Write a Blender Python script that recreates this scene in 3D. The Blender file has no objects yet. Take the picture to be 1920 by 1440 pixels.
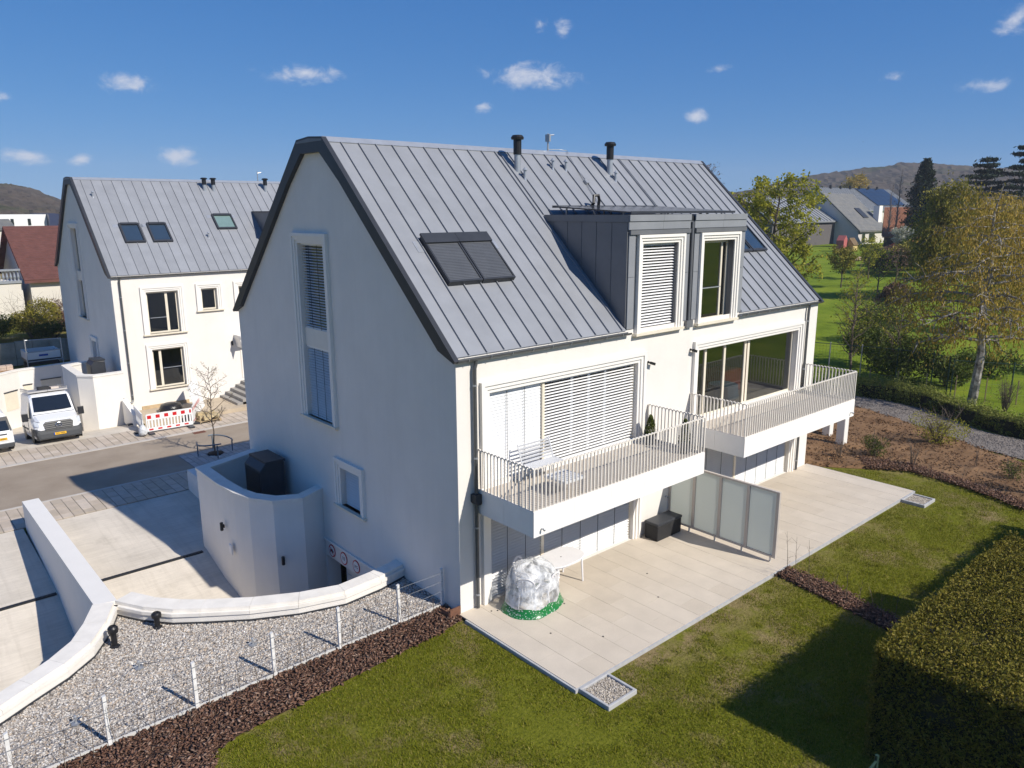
import bpy, bmesh, math, random
import numpy as np
from mathutils import Matrix, Vector
random.seed(7); rng = np.random.default_rng(7)
scene = bpy.context.scene
COL = scene.collection
# ------------------------------------------------------------------ camera
cam_d = bpy.data.cameras.new('camera'); cam = bpy.data.objects.new('camera', cam_d); COL.objects.link(cam)
cam_d.sensor_width = 36.0; cam_d.lens = 1426.56 / 1920 * 36.0
cam_d.clip_start = 0.1; cam_d.clip_end = 6000
PITCH, ROLL, YAW = 0.2242, -0.0044, 0.8498
_f = Vector((math.cos(YAW)*math.cos(PITCH), math.sin(YAW)*math.cos(PITCH), -math.sin(PITCH)))
_r = Vector((math.sin(YAW), -math.cos(YAW), 0)); _u = _r.cross(_f)
_r2 = math.cos(ROLL)*_r + math.sin(ROLL)*_u; _u2 = -math.sin(ROLL)*_r + math.cos(ROLL)*_u
_m = Matrix((_r2, _u2, -_f)).transposed().to_4x4(); _m.translation = Vector((-10.1295, -13.4476, 9.5349))
cam.matrix_world = _m
scene.camera = cam
# ------------------------------------------------------------------ sun and sky
SUNV = Vector((0.28, -1.0, 0.87)).normalized()
EL = math.asin(SUNV.z); ROT = math.atan2(SUNV.x, SUNV.y)
sd = bpy.data.lights.new('sun', 'SUN'); sd.energy = 5.0; sd.angle = math.radians(0.5); sd.color = (1.0, 0.94, 0.845)
sun = bpy.data.objects.new('sun', sd); COL.objects.link(sun); sun.location = (10, -30, 40)
sun.rotation_euler = SUNV.to_track_quat('Z', 'Y').to_euler()
world = bpy.data.worlds.new('World'); scene.world = world; world.use_nodes = True
vs = scene.view_settings; vs.view_transform = 'Standard'; vs.look = 'None'; vs.exposure = 0.14; vs.gamma = 1.0; vs.use_curve_mapping = False

def build_world():
    nt = world.node_tree; nt.nodes.clear(); N = nt.nodes; L = nt.links
    out = N.new('ShaderNodeOutputWorld'); bg = N.new('ShaderNodeBackground'); L.new(bg.outputs[0], out.inputs[0])
    sky = N.new('ShaderNodeTexSky'); sky.sky_type = 'NISHITA'; sky.sun_disc = False
    sky.sun_elevation = EL; sky.sun_rotation = ROT; sky.altitude = 300; sky.air_density = 0.7; sky.dust_density = 0.0; sky.ozone_density = 6.0
    tc = N.new('ShaderNodeTexCoord'); sep = N.new('ShaderNodeSeparateXYZ'); L.new(tc.outputs['Generated'], sep.inputs[0])
    def M(op, a, b=None, c=None):
        n = N.new('ShaderNodeMath'); n.operation = op
        for i, q in enumerate((a, b, c)):
            if q is None: continue
            if hasattr(q, 'is_output') or hasattr(q, 'links'): L.new(q, n.inputs[i])
            else: n.inputs[i].default_value = q
        return n.outputs[0]
    az = M('ARCTAN2', sep.outputs[1], sep.outputs[0]); el = M('ARCSINE', sep.outputs[2])
    cmb = N.new('ShaderNodeCombineXYZ'); L.new(az, cmb.inputs[0]); L.new(el, cmb.inputs[1])
    # one grade for the whole dome: clear deep blue, little horizon glare
    sc = N.new('ShaderNodeSeparateColor'); L.new(sky.outputs[0], sc.inputs[0]); cc = N.new('ShaderNodeCombineColor')
    for i, (k, p) in enumerate(((.50,.92),(1.40,.58),(3.28,.38))): L.new(M('MULTIPLY', M('POWER', sc.outputs[i], p), k), cc.inputs[i])
    # clouds as (azimuth, elevation, half width, half height, strength)
    clouds = CLOUDS
    acc = None
    for (a, e, ra, re, s) in clouds:
        n1 = N.new('ShaderNodeVectorMath'); n1.operation = 'SUBTRACT'; L.new(cmb.outputs[0], n1.inputs[0]); n1.inputs[1].default_value = (a, e, 0)
        n2 = N.new('ShaderNodeVectorMath'); n2.operation = 'MULTIPLY'; L.new(n1.outputs[0], n2.inputs[0]); n2.inputs[1].default_value = (1/ra, 1/re, 0)
        n3 = N.new('ShaderNodeVectorMath'); n3.operation = 'LENGTH'; L.new(n2.outputs[0], n3.inputs[0])
        v = M('MULTIPLY_ADD', n3.outputs['Value'], -s*.85, s)
        acc = v if acc is None else M('MAXIMUM', acc, v)
    nz = N.new('ShaderNodeTexNoise'); nz.inputs['Scale'].default_value = 34; nz.inputs['Detail'].default_value = 12; nz.inputs['Roughness'].default_value = 0.66; nz.inputs['Distortion'].default_value = .35
    mp = N.new('ShaderNodeMapping'); mp.inputs['Scale'].default_value = (1, 1.5, 1); L.new(cmb.outputs[0], mp.inputs[0]); L.new(mp.outputs[0], nz.inputs['Vector'])
    nn = M('MULTIPLY_ADD', nz.outputs[0], 3.6, -1.85)
    dens = M('ADD', acc, nn)
    mr = N.new('ShaderNodeMapRange'); mr.interpolation_type = 'SMOOTHSTEP'; L.new(dens, mr.inputs[0])
    mr.inputs[1].default_value = 0.0; mr.inputs[2].default_value = 1.5; mr.inputs[3].default_value = 0; mr.inputs[4].default_value = 0.85
    gate = N.new('ShaderNodeMapRange'); gate.interpolation_type = 'SMOOTHSTEP'; L.new(acc, gate.inputs[0]); gate.inputs[1].default_value = -0.45; gate.inputs[2].default_value = 0.35
    fac = M('MULTIPLY', mr.outputs[0], gate.outputs[0])
    # thin veil low over the horizon
    mix = N.new('ShaderNodeMixRGB'); L.new(fac, mix.inputs[0]); L.new(cc.outputs[0], mix.inputs[1]); mix.inputs[2].default_value = (7.6, 7.9, 8.9, 1)
    L.new(mix.outputs[0], bg.inputs[0]); bg.inputs[1].default_value = 0.082
CLOUDS = []
# ------------------------------------------------------------------ helpers
class MB:
    def __init__(s): s.v = []; s.f = []; s.m = []; s.cm = 0
    def quad(s, *p):
        n = len(s.v); s.v += [tuple(q) for q in p]; s.f.append(tuple(range(n, n+len(p)))); s.m.append(s.cm)
    def add(s, vs, fs):
        n = len(s.v); s.v += [tuple(q) for q in vs]
        for f in fs: s.f.append(tuple(i+n for i in f)); s.m.append(s.cm)
    def box(s, x0, x1, y0, y1, z0, z1):
        s.add([(x0,y0,z0),(x1,y0,z0),(x1,y1,z0),(x0,y1,z0),(x0,y0,z1),(x1,y0,z1),(x1,y1,z1),(x0,y1,z1)],
              [(0,3,2,1),(4,5,6,7),(0,1,5,4),(1,2,6,5),(2,3,7,6),(3,0,4,7)])
        return s
    def obox(s, c, ax, ay, az):   # centre and three half-axis vectors
        c = Vector(c); ax = Vector(ax); ay = Vector(ay); az = Vector(az)
        P = [c+sx*ax+sy*ay+sz*az for sz in (-1,1) for sx, sy in ((-1,-1),(1,-1),(1,1),(-1,1))]
        s.add(P, [(0,3,2,1),(4,5,6,7),(0,1,5,4),(1,2,6,5),(2,3,7,6),(3,0,4,7)]); return s
    def prism(s, poly, fn, a, b):  # 2d polygon lifted by fn(u, v, w)
        n = len(poly); A = [fn(u, v, a) for u, v in poly]; B = [fn(u, v, b) for u, v in poly]
        s.add(A+B, [tuple(range(n-1,-1,-1)), tuple(range(n, 2*n))] + [(i,(i+1)%n,n+(i+1)%n,n+i) for i in range(n)]); return s
    def tube(s, path, r, n=6, caps=True):
        P = [Vector(p) for p in path]; k = len(P); R = r if hasattr(r, '__len__') else [r]*k
        V = []; prev = None
        for i in range(k):
            t = (P[min(i+1,k-1)] - P[max(i-1,0)]).normalized() if k > 1 else Vector((0,0,1))
            a = prev if prev is not None else (Vector((0,0,1)) if abs(t.z) < .9 else Vector((1,0,0)))
            a = (a - t*a.dot(t));
            if a.length < 1e-5: a = t.orthogonal()
            a.normalize(); b = t.cross(a); prev = a
            for j in range(n):
                w = 2*math.pi*j/n + math.pi/n
                V.append(P[i] + R[i]*(math.cos(w)*a + math.sin(w)*b))
        F = [(i*n+j, i*n+(j+1)%n, (i+1)*n+(j+1)%n, (i+1)*n+j) for i in range(k-1) for j in range(n)]
        if caps: F += [tuple(range(n-1,-1,-1)), tuple((k-1)*n+j for j in range(n))]
        s.add(V, F); return s
    def lathe(s, prof, c=(0,0,0), n=16, ax='z'):
        V = []
        for r, h in prof:
            for j in range(n):
                w = 2*math.pi*j/n; a, b = r*math.cos(w), r*math.sin(w)
                V.append({'z':(c[0]+a,c[1]+b,c[2]+h),'y':(c[0]+a,c[1]+h,c[2]+b),'x':(c[0]+h,c[1]+a,c[2]+b)}[ax])
        k = len(prof); F = [(i*n+j, i*n+(j+1)%n, (i+1)*n+(j+1)%n, (i+1)*n+j) for i in range(k-1) for j in range(n)]
        F += [tuple(range(n-1,-1,-1)), tuple((k-1)*n+j for j in range(n))]
        s.add(V, F); return s
    def mesh(s, name, mats):
        me = bpy.data.meshes.new(name); me.from_pydata(s.v, [], s.f)
        mats = mats if isinstance(mats, (list, tuple)) else [mats]
        for m in mats: me.materials.append(m)
        if len(mats) > 1: me.polygons.foreach_set('material_index', s.m)
        me.update(); return me
def obj(name, mb, mats, parent=None, smooth=False, loc=None, rotz=None, fixn=False):
    me = mb.mesh(name, mats) if isinstance(mb, MB) else mb
    if fixn:
        b = bmesh.new(); b.from_mesh(me); bmesh.ops.recalc_face_normals(b, faces=b.faces); b.to_mesh(me); b.free()
    if smooth: me.polygons.foreach_set('use_smooth', [True]*len(me.polygons))
    o = bpy.data.objects.new(name, me); COL.objects.link(o)
    if parent is not None: o.parent = parent
    if loc is not None: o.location = loc
    if rotz is not None: o.rotation_euler = (0, 0, rotz)
    return o
def split_obj(name, mb, m, parent):      # every 8-corner box of the builder becomes an object of its own
    for k in range(0, len(mb.v), 8):
        b = MB(); b.add(mb.v[k:k+8], [(0,3,2,1),(4,5,6,7),(0,1,5,4),(1,2,6,5),(2,3,7,6),(3,0,4,7)]); obj(name, b, m, parent)
def tag(o, label=None, cat=None, group=None, kind=None):
    if label: o['label'] = label
    if cat: o['category'] = cat
    if group: o['group'] = group
    if kind: o['kind'] = kind
    return o
def thing(name, label, cat, loc=(0,0,0), rotz=0.0, group=None):
    o = bpy.data.objects.new(name, None); COL.objects.link(o); o.empty_display_size = 0.2
    o.location = loc; o.rotation_euler = (0,0,rotz); return tag(o, label, cat, group)
def struct(name, mb, mats, parent=None, **k):
    o = obj(name, mb, mats, parent, **k)
    if parent is None: o['kind'] = 'structure'
    return o
def copy_tree(o, parent=None):
    c = o.copy(); COL.objects.link(c); c.parent = parent
    for ch in o.children: copy_tree(ch, c)
    return c
def bevel(o, w=0.02, seg=2, ang=40):
    m = o.modifiers.new('bevel', 'BEVEL'); m.width = w; m.segments = seg; m.limit_method = 'ANGLE'; m.angle_limit = math.radians(ang); return o
# ------------------------------------------------------------------ materials
MATS = {}
def mat(name, col, rough=0.6, var=0.06, scale=3.0, bump=0.0, bscale=60.0, metal=0.0, col2=None, detail=5, spec=0.4, island=None, streak=0.0):
    if name in MATS: return MATS[name]
    m = bpy.data.materials.new(name); m.use_nodes = True; MATS[name] = m
    nt = m.node_tree; N = nt.nodes; L = nt.links; b = N['Principled BSDF']
    b.inputs['Roughness'].default_value = rough; b.inputs['Metallic'].default_value = metal; b.inputs['Specular IOR Level'].default_value = spec
    geo = N.new('ShaderNodeNewGeometry')
    nz = N.new('ShaderNodeTexNoise'); nz.inputs['Scale'].default_value = scale; nz.inputs['Detail'].default_value = detail; nz.inputs['Roughness'].default_value = .6
    L.new(geo.outputs['Position'], nz.inputs['Vector'])
    r = N.new('ShaderNodeValToRGB'); L.new(nz.outputs[0], r.inputs[0])
    c = np.array(col[:3]); c2 = np.array(col2[:3]) if col2 is not None else None
    lo = c*(1-var) if c2 is None else c; hi = c*(1+var) if c2 is None else c2
    r.color_ramp.elements[0].position = .32; r.color_ramp.elements[1].position = .68
    r.color_ramp.elements[0].color = (*lo, 1); r.color_ramp.elements[1].color = (*np.minimum(hi, .95), 1)
    last = r.outputs[0]
    if island is not None:   # list of colours picked per loose piece
        ri = N.new('ShaderNodeValToRGB'); L.new(geo.outputs['Random Per Island'], ri.inputs[0]); e = ri.color_ramp.elements
        while len(e) < len(island): e.new(0.5)
        for i, q in enumerate(island): e[i].position = i/(len(island)-1); e[i].color = (*q, 1)
        mx = N.new('ShaderNodeMixRGB'); mx.blend_type = 'MULTIPLY'; mx.inputs[0].default_value = 1
        r.color_ramp.elements[0].color = (1-var, 1-var, 1-var, 1); r.color_ramp.elements[1].color = (1, 1, 1, 1)
        L.new(last, mx.inputs[1]); L.new(ri.outputs[0], mx.inputs[2]); last = mx.outputs[0]
    if streak > 0:           # faint run-off streaks and patchy dirt
        mp = N.new('ShaderNodeMapping'); mp.inputs['Scale'].default_value = (2.6,2.6,.22); L.new(geo.outputs['Position'], mp.inputs[0])
        ns = N.new('ShaderNodeTexNoise'); ns.inputs['Scale'].default_value = 1.6; ns.inputs['Detail'].default_value = 7; ns.inputs['Roughness'].default_value = .65; L.new(mp.outputs[0], ns.inputs['Vector'])
        rs = N.new('ShaderNodeValToRGB'); L.new(ns.outputs[0], rs.inputs[0]); rs.color_ramp.elements[0].position = .30; rs.color_ramp.elements[1].position = .62
        rs.color_ramp.elements[0].color = (1-streak*1.2,1-streak*1.25,1-streak*1.35,1); rs.color_ramp.elements[1].color = (1,1,1,1)
        mq = N.new('ShaderNodeMixRGB'); mq.blend_type = 'MULTIPLY'; mq.inputs[0].default_value = 1; L.new(last, mq.inputs[1]); L.new(rs.outputs[0], mq.inputs[2]); last = mq.outputs[0]
    L.new(last, b.inputs['Base Color'])
    if bump > 0:
        nb = N.new('ShaderNodeTexNoise'); nb.inputs['Scale'].default_value = bscale; nb.inputs['Detail'].default_value = 4
        L.new(geo.outputs['Position'], nb.inputs['Vector'])
        bp = N.new('ShaderNodeBump'); bp.inputs['Strength'].default_value = bump; bp.inputs['Distance'].default_value = 0.02
        L.new(nb.outputs[0], bp.inputs['Height']); L.new(bp.outputs[0], b.inputs['Normal'])
    return m
def leafmat(name, cols, rough=0.55, trans=0.25):
    if name in MATS: return MATS[name]
    m = bpy.data.materials.new(name); m.use_nodes = True; MATS[name] = m
    nt = m.node_tree; N = nt.nodes; L = nt.links; b = N['Principled BSDF']; b.inputs['Roughness'].default_value = rough; b.inputs['Specular IOR Level'].default_value = .12
    geo = N.new('ShaderNodeNewGeometry'); ri = N.new('ShaderNodeValToRGB'); L.new(geo.outputs['Random Per Island'], ri.inputs[0]); e = ri.color_ramp.elements
    while len(e) < len(cols): e.new(0.5)
    for i, q in enumerate(cols): e[i].position = i/(len(cols)-1); e[i].color = (*q, 1)
    L.new(ri.outputs[0], b.inputs['Base Color'])
    if trans:
        tr = N.new('ShaderNodeBsdfTranslucent'); L.new(ri.outputs[0], tr.inputs[0]); mx = N.new('ShaderNodeMixShader'); mx.inputs[0].default_value = trans
        L.new(b.outputs[0], mx.inputs[1]); L.new(tr.outputs[0], mx.inputs[2]); L.new(mx.outputs[0], N['Material Output'].inputs[0])
    return m
def glassmat(name, tint=(.75,.8,.8), refl=0.12, base=None):
    if name in MATS: return MATS[name]
    m = bpy.data.materials.new(name); m.use_nodes = True; MATS[name] = m
    nt = m.node_tree; N = nt.nodes; L = nt.links; N.remove(N['Principled BSDF'])
    tr = N.new('ShaderNodeBsdfTransparent'); tr.inputs[0].default_value = (*tint, 1)
    gl = N.new('ShaderNodeBsdfGlossy'); gl.inputs['Roughness'].default_value = 0.015; gl.inputs[0].default_value = (.95,.97,1,1)
    fr = N.new('ShaderNodeLayerWeight'); fr.inputs[0].default_value = .5; pw = N.new('ShaderNodeMath'); pw.operation = 'POWER'; L.new(fr.outputs['Facing'], pw.inputs[0]); pw.inputs[1].default_value = 4.5
    ad = N.new('ShaderNodeMath'); ad.operation = 'MULTIPLY_ADD'; L.new(pw.outputs[0], ad.inputs[0]); ad.inputs[1].default_value = .85; ad.inputs[2].default_value = refl; ad.use_clamp = True
    mx = N.new('ShaderNodeMixShader'); L.new(ad.outputs[0], mx.inputs[0]); L.new(tr.outputs[0], mx.inputs[1]); L.new(gl.outputs[0], mx.inputs[2])
    L.new(mx.outputs[0], N['Material Output'].inputs[0]); return m
stucco = mat('stucco', (.785,.748,.695), .9, .03, .9, .5, 110, streak=.022)
stucco_trim = mat('stucco_trim', (.80,.77,.72), .7, .02, 2, .1, 80)
coping_m = mat('coping_stone', (.79,.75,.685), .8, .07, 2.2, .2, 60, streak=.04)
zinc = mat('zinc_roof', (.268,.278,.30), .5, .07, 1.3, .04, 9, metal=.15, spec=.4)
def sheet_variation(m, amt):     # every sheet left the rolling mill a little different
    N = m.node_tree.nodes; L = m.node_tree.links; b = N['Principled BSDF']; src = b.inputs['Base Color'].links[0].from_socket
    oi = N.new('ShaderNodeObjectInfo'); mr = N.new('ShaderNodeMapRange'); L.new(oi.outputs['Random'], mr.inputs[0]); mr.inputs[3].default_value = 1-amt; mr.inputs[4].default_value = 1+amt
    q = N.new('ShaderNodeVectorMath'); q.operation = 'SCALE'; L.new(src, q.inputs[0]); L.new(mr.outputs[0], q.inputs['Scale']); L.new(q.outputs[0], b.inputs['Base Color'])
sheet_variation(zinc, .05)
zinc_clad = mat('zinc_cladding', (.175,.178,.19), .45, .08, 1.5, .04, 9, metal=.3)
zinc_lite = mat('zinc_light', (.42,.44,.47), .38, .08, 4, metal=.5)
anth = mat('anthracite', (.032,.035,.042), .45, .12, 3, .03, 40)
black = mat('black_plastic', (.012,.012,.014), .42, .2, 6)
blackm = mat('matt_black', (.02,.02,.021), .7, .15, 5)
white = mat('white_paint', (.85,.82,.775), .65, .03, 3)
slat_m = mat('blind_slat', (.78,.78,.78), .35, .03, 3, metal=.0)
cream = mat('cream_frame', (.74,.67,.54), .5, .04, 4)
beige_m = mat('beige_metal', (.72,.69,.63), .5, .03, 3)
rail_m = mat('railing_metal', (.76,.71,.64), .5, .05, 6)
pipe_m = mat('pipe_zinc', (.12,.125,.13), .4, .10, 8, metal=.5)
galv = mat('galvanised', (.42,.43,.44), .45, .12, 12, metal=.6)
concrete = mat('concrete', (.50,.465,.42), .85, .10, 1.3, .2, 60)
dark_int = mat('interior_grey', (.30,.265,.23), .9, .1, 1.0)
glass = glassmat('window_glass', (.60,.62,.58), .11)
darkglass = glassmat('dark_glass', (.22,.26,.30), .12)
frost = leafmat('frosted_glass', [(.74,.78,.75),(.76,.79,.77)], .35, .62)
def tri_wall(mb, M, us, zlo, ztop, holes, reveal):
    us = sorted(set([round(u,4) for u in us] + [round(h[k],4) for h in holes for k in (0,1)]))
    for a, b in zip(us[:-1], us[1:]):
        mid = (a+b)/2; cuts = sorted([(h[2],h[3]) for h in holes if h[0] < mid < h[1]])
        lo = (zlo(a), zlo(b))
        for c0, c1 in cuts:
            if c0 > min(lo)+1e-4: mb.quad(M(a,lo[0],0), M(b,lo[1],0), M(b,c0,0), M(a,c0,0))
            lo = (c1, c1)
        mb.quad(M(a,lo[0],0), M(b,lo[1],0), M(b,ztop(b),0), M(a,ztop(a),0))
    for h in holes:
        u0,u1,z0,z1 = h[:4]; d = h[4] if len(h) > 4 else reveal
        mb.quad(M(u0,z0,0), M(u0,z1,0), M(u0,z1,d), M(u0,z0,d)); mb.quad(M(u1,z0,0), M(u1,z1,0), M(u1,z1,d), M(u1,z0,d))
        mb.quad(M(u0,z1,0), M(u1,z1,0), M(u1,z1,d), M(u0,z1,d)); mb.quad(M(u0,z0,0), M(u1,z0,0), M(u1,z0,d), M(u0,z0,d))
def fbox(mb, M, u0, u1, z0, z1, d0, d1):
    P = [M(u,z,d) for d in (d0,d1) for u, z in ((u0,z0),(u1,z0),(u1,z1),(u0,z1))]
    mb.add(P, [(0,3,2,1),(4,5,6,7),(0,1,5,4),(1,2,6,5),(2,3,7,6),(3,0,4,7)])
def surround(M, u0, u1, z0, z1, parent, bottom=False, steps=((.10,.10),(.10,.065),(.09,.03)), flip=False):
    # stepped moulding round an opening: outermost band stands proudest
    mb = MB(); off = 0.0
    for w, pr in reversed(steps):
        a0, a1, zt = u0-off, u1+off, z1+off
        zb = z0-off if bottom else z0
        fbox(mb, M, a0-w, a0, zb, zt+w, -pr, .002); fbox(mb, M, a1, a1+w, zb, zt+w, -pr, .002)
        fbox(mb, M, a0, a1, zt, zt+w, -pr, .002)
        if bottom: fbox(mb, M, a0-w, a1+w, zb-w, zb, -pr, .002)
        off += w
    return obj('surround', mb, stucco_trim, parent)
def blind(M, u0, u1, z0, z1, d, parent, tilt=25, pitch=.08, wid=.085, cords=(), name='blind', zbot=None):
    mb = MB(); t = math.radians(tilt); z = z1-.06; dz = wid/2*math.sin(t); dd = wid/2*math.cos(t)
    while z > (zbot if zbot is not None else z0)-.01:
        k = .004; n = math.cos(t)*k, math.sin(t)*k
        jz = random.uniform(-.002,.002)
        # curved slat: three strips
        for (s0, s1) in ((-1,-.3),(-.3,.4),(.4,1)):
            b0 = .010*(1-s0*s0); b1 = .010*(1-s1*s1)
            mb.quad(M(u0,z+jz+s0*dz+b0*math.cos(t),d+s0*dd), M(u1,z+jz+s0*dz+b0*math.cos(t),d+s0*dd), M(u1,z+jz+s1*dz+b1*math.cos(t),d+s1*dd), M(u0,z+jz+s1*dz+b1*math.cos(t),d+s1*dd))
        z -= pitch
    fbox(mb, M, u0, u1, z1-.05, z1-.005, d-.04, d+.04)
    fbox(mb, M, u0, u1, z0+.001, z0+.035, d-.03, d+.03)
    o = obj(name, mb, slat_m, parent)
    if cords:
        c = MB()
        for q in cords: fbox(c, M, q-.006, q+.006, (zbot or z0), z1-.05, d-.055, d-.048)
        obj('blind_cord', c, blackm, parent)
    return o
# ------------------------------------------------------------------ house shell shared by both white houses
HL, HW, HE, RS = 16.6, 12.26, 6.25, 0.932      # length, width, eave, roof slope
YR0, YR1 = 5.41, 6.85                          # flat ridge strip
def roofz(y): return 6.34 + RS*y if y < 6.13 else 6.34 + RS*(HW-y)
SL = math.hypot(1, RS)
def gable_top(y): return min(roofz(y), 11.30) - .12
def roof_pt(x, y, off=0.0, back=False):       # point on the slope, lifted off along its normal
    ny, nz = -RS/SL, 1/SL
    p = (x, y + ny*off, 6.34 + RS*y + nz*off)
    return p if not back else (x, HW - p[1], p[2])
def roof_box(mb, x0, x1, y0, y1, o0, o1, back=False):
    P = [roof_pt(x, y, o, back) for o in (o0, o1) for x, y in ((x0,y0),(x1,y0),(x1,y1),(x0,y1))]
    mb.add(P, [(0,3,2,1),(4,5,6,7),(0,1,5,4),(1,2,6,5),(2,3,7,6),(3,0,4,7)])
def add_roof(house, cutouts=(), eaves=((-.05,16.65),)):
    base = MB(); roof_box(base, -.02, HL+.02, 0.02, 5.40, -.10, -.012, True)
    # front deck in pieces round the dormer cutout
    if cutouts:
        c = cutouts[0]; roof_box(base, -.02, c[0]-.02, 0.02, 5.40, -.10, -.012); roof_box(base, c[1]+.02, HL+.02, 0.02, 5.40, -.10, -.012); roof_box(base, c[0]-.02, c[1]+.02, c[2], 5.40, -.10, -.012)
    else: roof_box(base, -.02, HL+.02, 0.02, 5.40, -.10, -.012)
    roof = obj('roof', base, zinc_clad, house)
    seams = [-.10] + [.36+.53*k for k in range(31) if .36+.53*k < HL-.1] + [HL+.10]
    for back in (False, True):
        for a, b in zip(seams[:-1], seams[1:]):
            spans = [(a, b, -.03)]
            if not back:
                for (c0, c1, cy) in cutouts:
                    new = []
                    for (s0, s1, y0) in spans:
                        if s1 <= c0 or s0 >= c1: new.append((s0,s1,y0)); continue
                        if s0 < c0: new.append((s0,c0,y0))
                        if s1 > c1: new.append((c1,s1,y0))
                        new.append((max(s0,c0), min(s1,c1), cy))
                    spans = new
            for (s0, s1, y0) in spans:
                if s1-s0 < .03: continue
                m = MB(); j = random.uniform(0,.003)
                roof_box(m, s0+.001, s1-.001, y0, 5.33, -.008, .006+j, back)
                if s0 > 0: roof_box(m, s0-.011, s0+.011, y0+.01, 5.31, .004, .052, back)
                obj('roof_panel', m, zinc, roof)
    # ridge: light edge strips, vented cap
    m = MB(); roof_box(m, -.10, HL+.10, 5.31, 5.46, .012, .035); roof_box(m, -.10, HL+.10, 5.31, 5.46, .012, .035, True); obj('ridge_edge_strip', m, zinc_lite, roof)
    m = MB()
    m.prism([(YR0-.03,11.385),(6.13,11.44),(YR1+.03,11.385),(YR1,11.34),(YR0,11.34)], lambda u,v,w:(w,u,v), -.15, HL+.15)
    for k in range(14): m.box(.5+k*1.15, 1.15+k*1.15, 5.44, 5.75, 11.40, 11.435)
    obj('ridge_cap', m, zinc_clad, roof)
    # verge fascia in panels with joints, both gables
    def vp(y, inn):
        if not inn: return (y, roofz(y)+.05)
        return (y, roofz(y)-.30)
    segs = []
    ys = [-.16, .35, 1.5, 3.0, 4.5, YR0]
    for a, b in zip(ys[:-1], ys[1:]): segs.append([(a,roofz(a)+.06),(b,roofz(b)+.06),(b+.18,roofz(b+.18)-.36+.02) if b == YR0 else (b+.13,roofz(b)-.24),(a+.13 if a>-.1 else a+.05,roofz(a)-.24 if a>-.1 else 6.20)])
    segs[-1][2] = (5.60, 11.07)
    top = [(YR0,roofz(YR0)+.06),(6.13,11.49),(6.13,11.07),(5.60,11.07)]
    for side in (0, 1):
        x0, x1 = ((-.145,-.006),(HL+.006,HL+.145))[side]
        for mir in (0, 1):
            for q in segs + [top]:
                poly = [((HW-u) if mir else u, v) for u, v in q]
                m = MB(); m.prism(poly, lambda u,v,w:(w,u,v), x0+random.uniform(0,.003), x1)
                obj('verge_panel', m, anth, roof)
    # gutters
    for back in (0, 1):
        for (e0, e1) in (eaves if not back else ((-.05,16.65),)):
            m = MB(); n = 8
            prof = [(.075*math.cos(math.pi+math.pi*k/n), .075*math.sin(math.pi+math.pi*k/n)) for k in range(n+1)]
            prof2 = [(.066*math.cos(2*math.pi-math.pi*k/n), .066*math.sin(2*math.pi-math.pi*k/n)) for k in range(n+1)]
            yc = -.105 if not back else HW+.105
            m.prism([(yc+u, 6.27+v) for u, v in prof+prof2], lambda u,v,w:(w,u,v), e0, e1)
            g = obj('gutter', m, pipe_m, house)
            k = e0+.3
            mb = MB()
            while k < e1:
                pth = [(k, yc+.088*math.cos(a), 6.27+.088*math.sin(a)) for a in np.linspace(math.pi-.1, 2*math.pi+.1, 7)]
                mb.tube(pth, .008, 4); k += .66
            obj('gutter_bracket', mb, zinc_lite, g)
    return roof
def downpipe(house, x, z1=6.2, z0=0.02, hopper=None, y=-.09):
    m = MB(); m.tube([(x,-.105,6.2),(x,-.10,6.12),(x-.03,-.095,6.02),(x-.03,y,5.9),(x-.03,y,z0)] , .047, 10)
    p = obj('downpipe', m, pipe_m, house, smooth=False)
    b = MB()
    for z in np.arange(z0+.35, 5.9, 1.75): b.lathe([(.056,-.02),(.056,.02)], (x-.03,y,z), 10); b.box(x-.04,x-.02,y,0,z-.008,z+.008)
    obj('pipe_clip', b, zinc_lite, p)
    if hopper:
        h = MB(); h.prism([(-.11,.26),(.11,.26),(.11,.06),(.05,0),(-.05,0),(-.11,.06)], lambda u,v,w:(x-.03+u, w, hopper+v), y-.11, y+.085); obj('hopper', h, anth, p)
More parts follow.
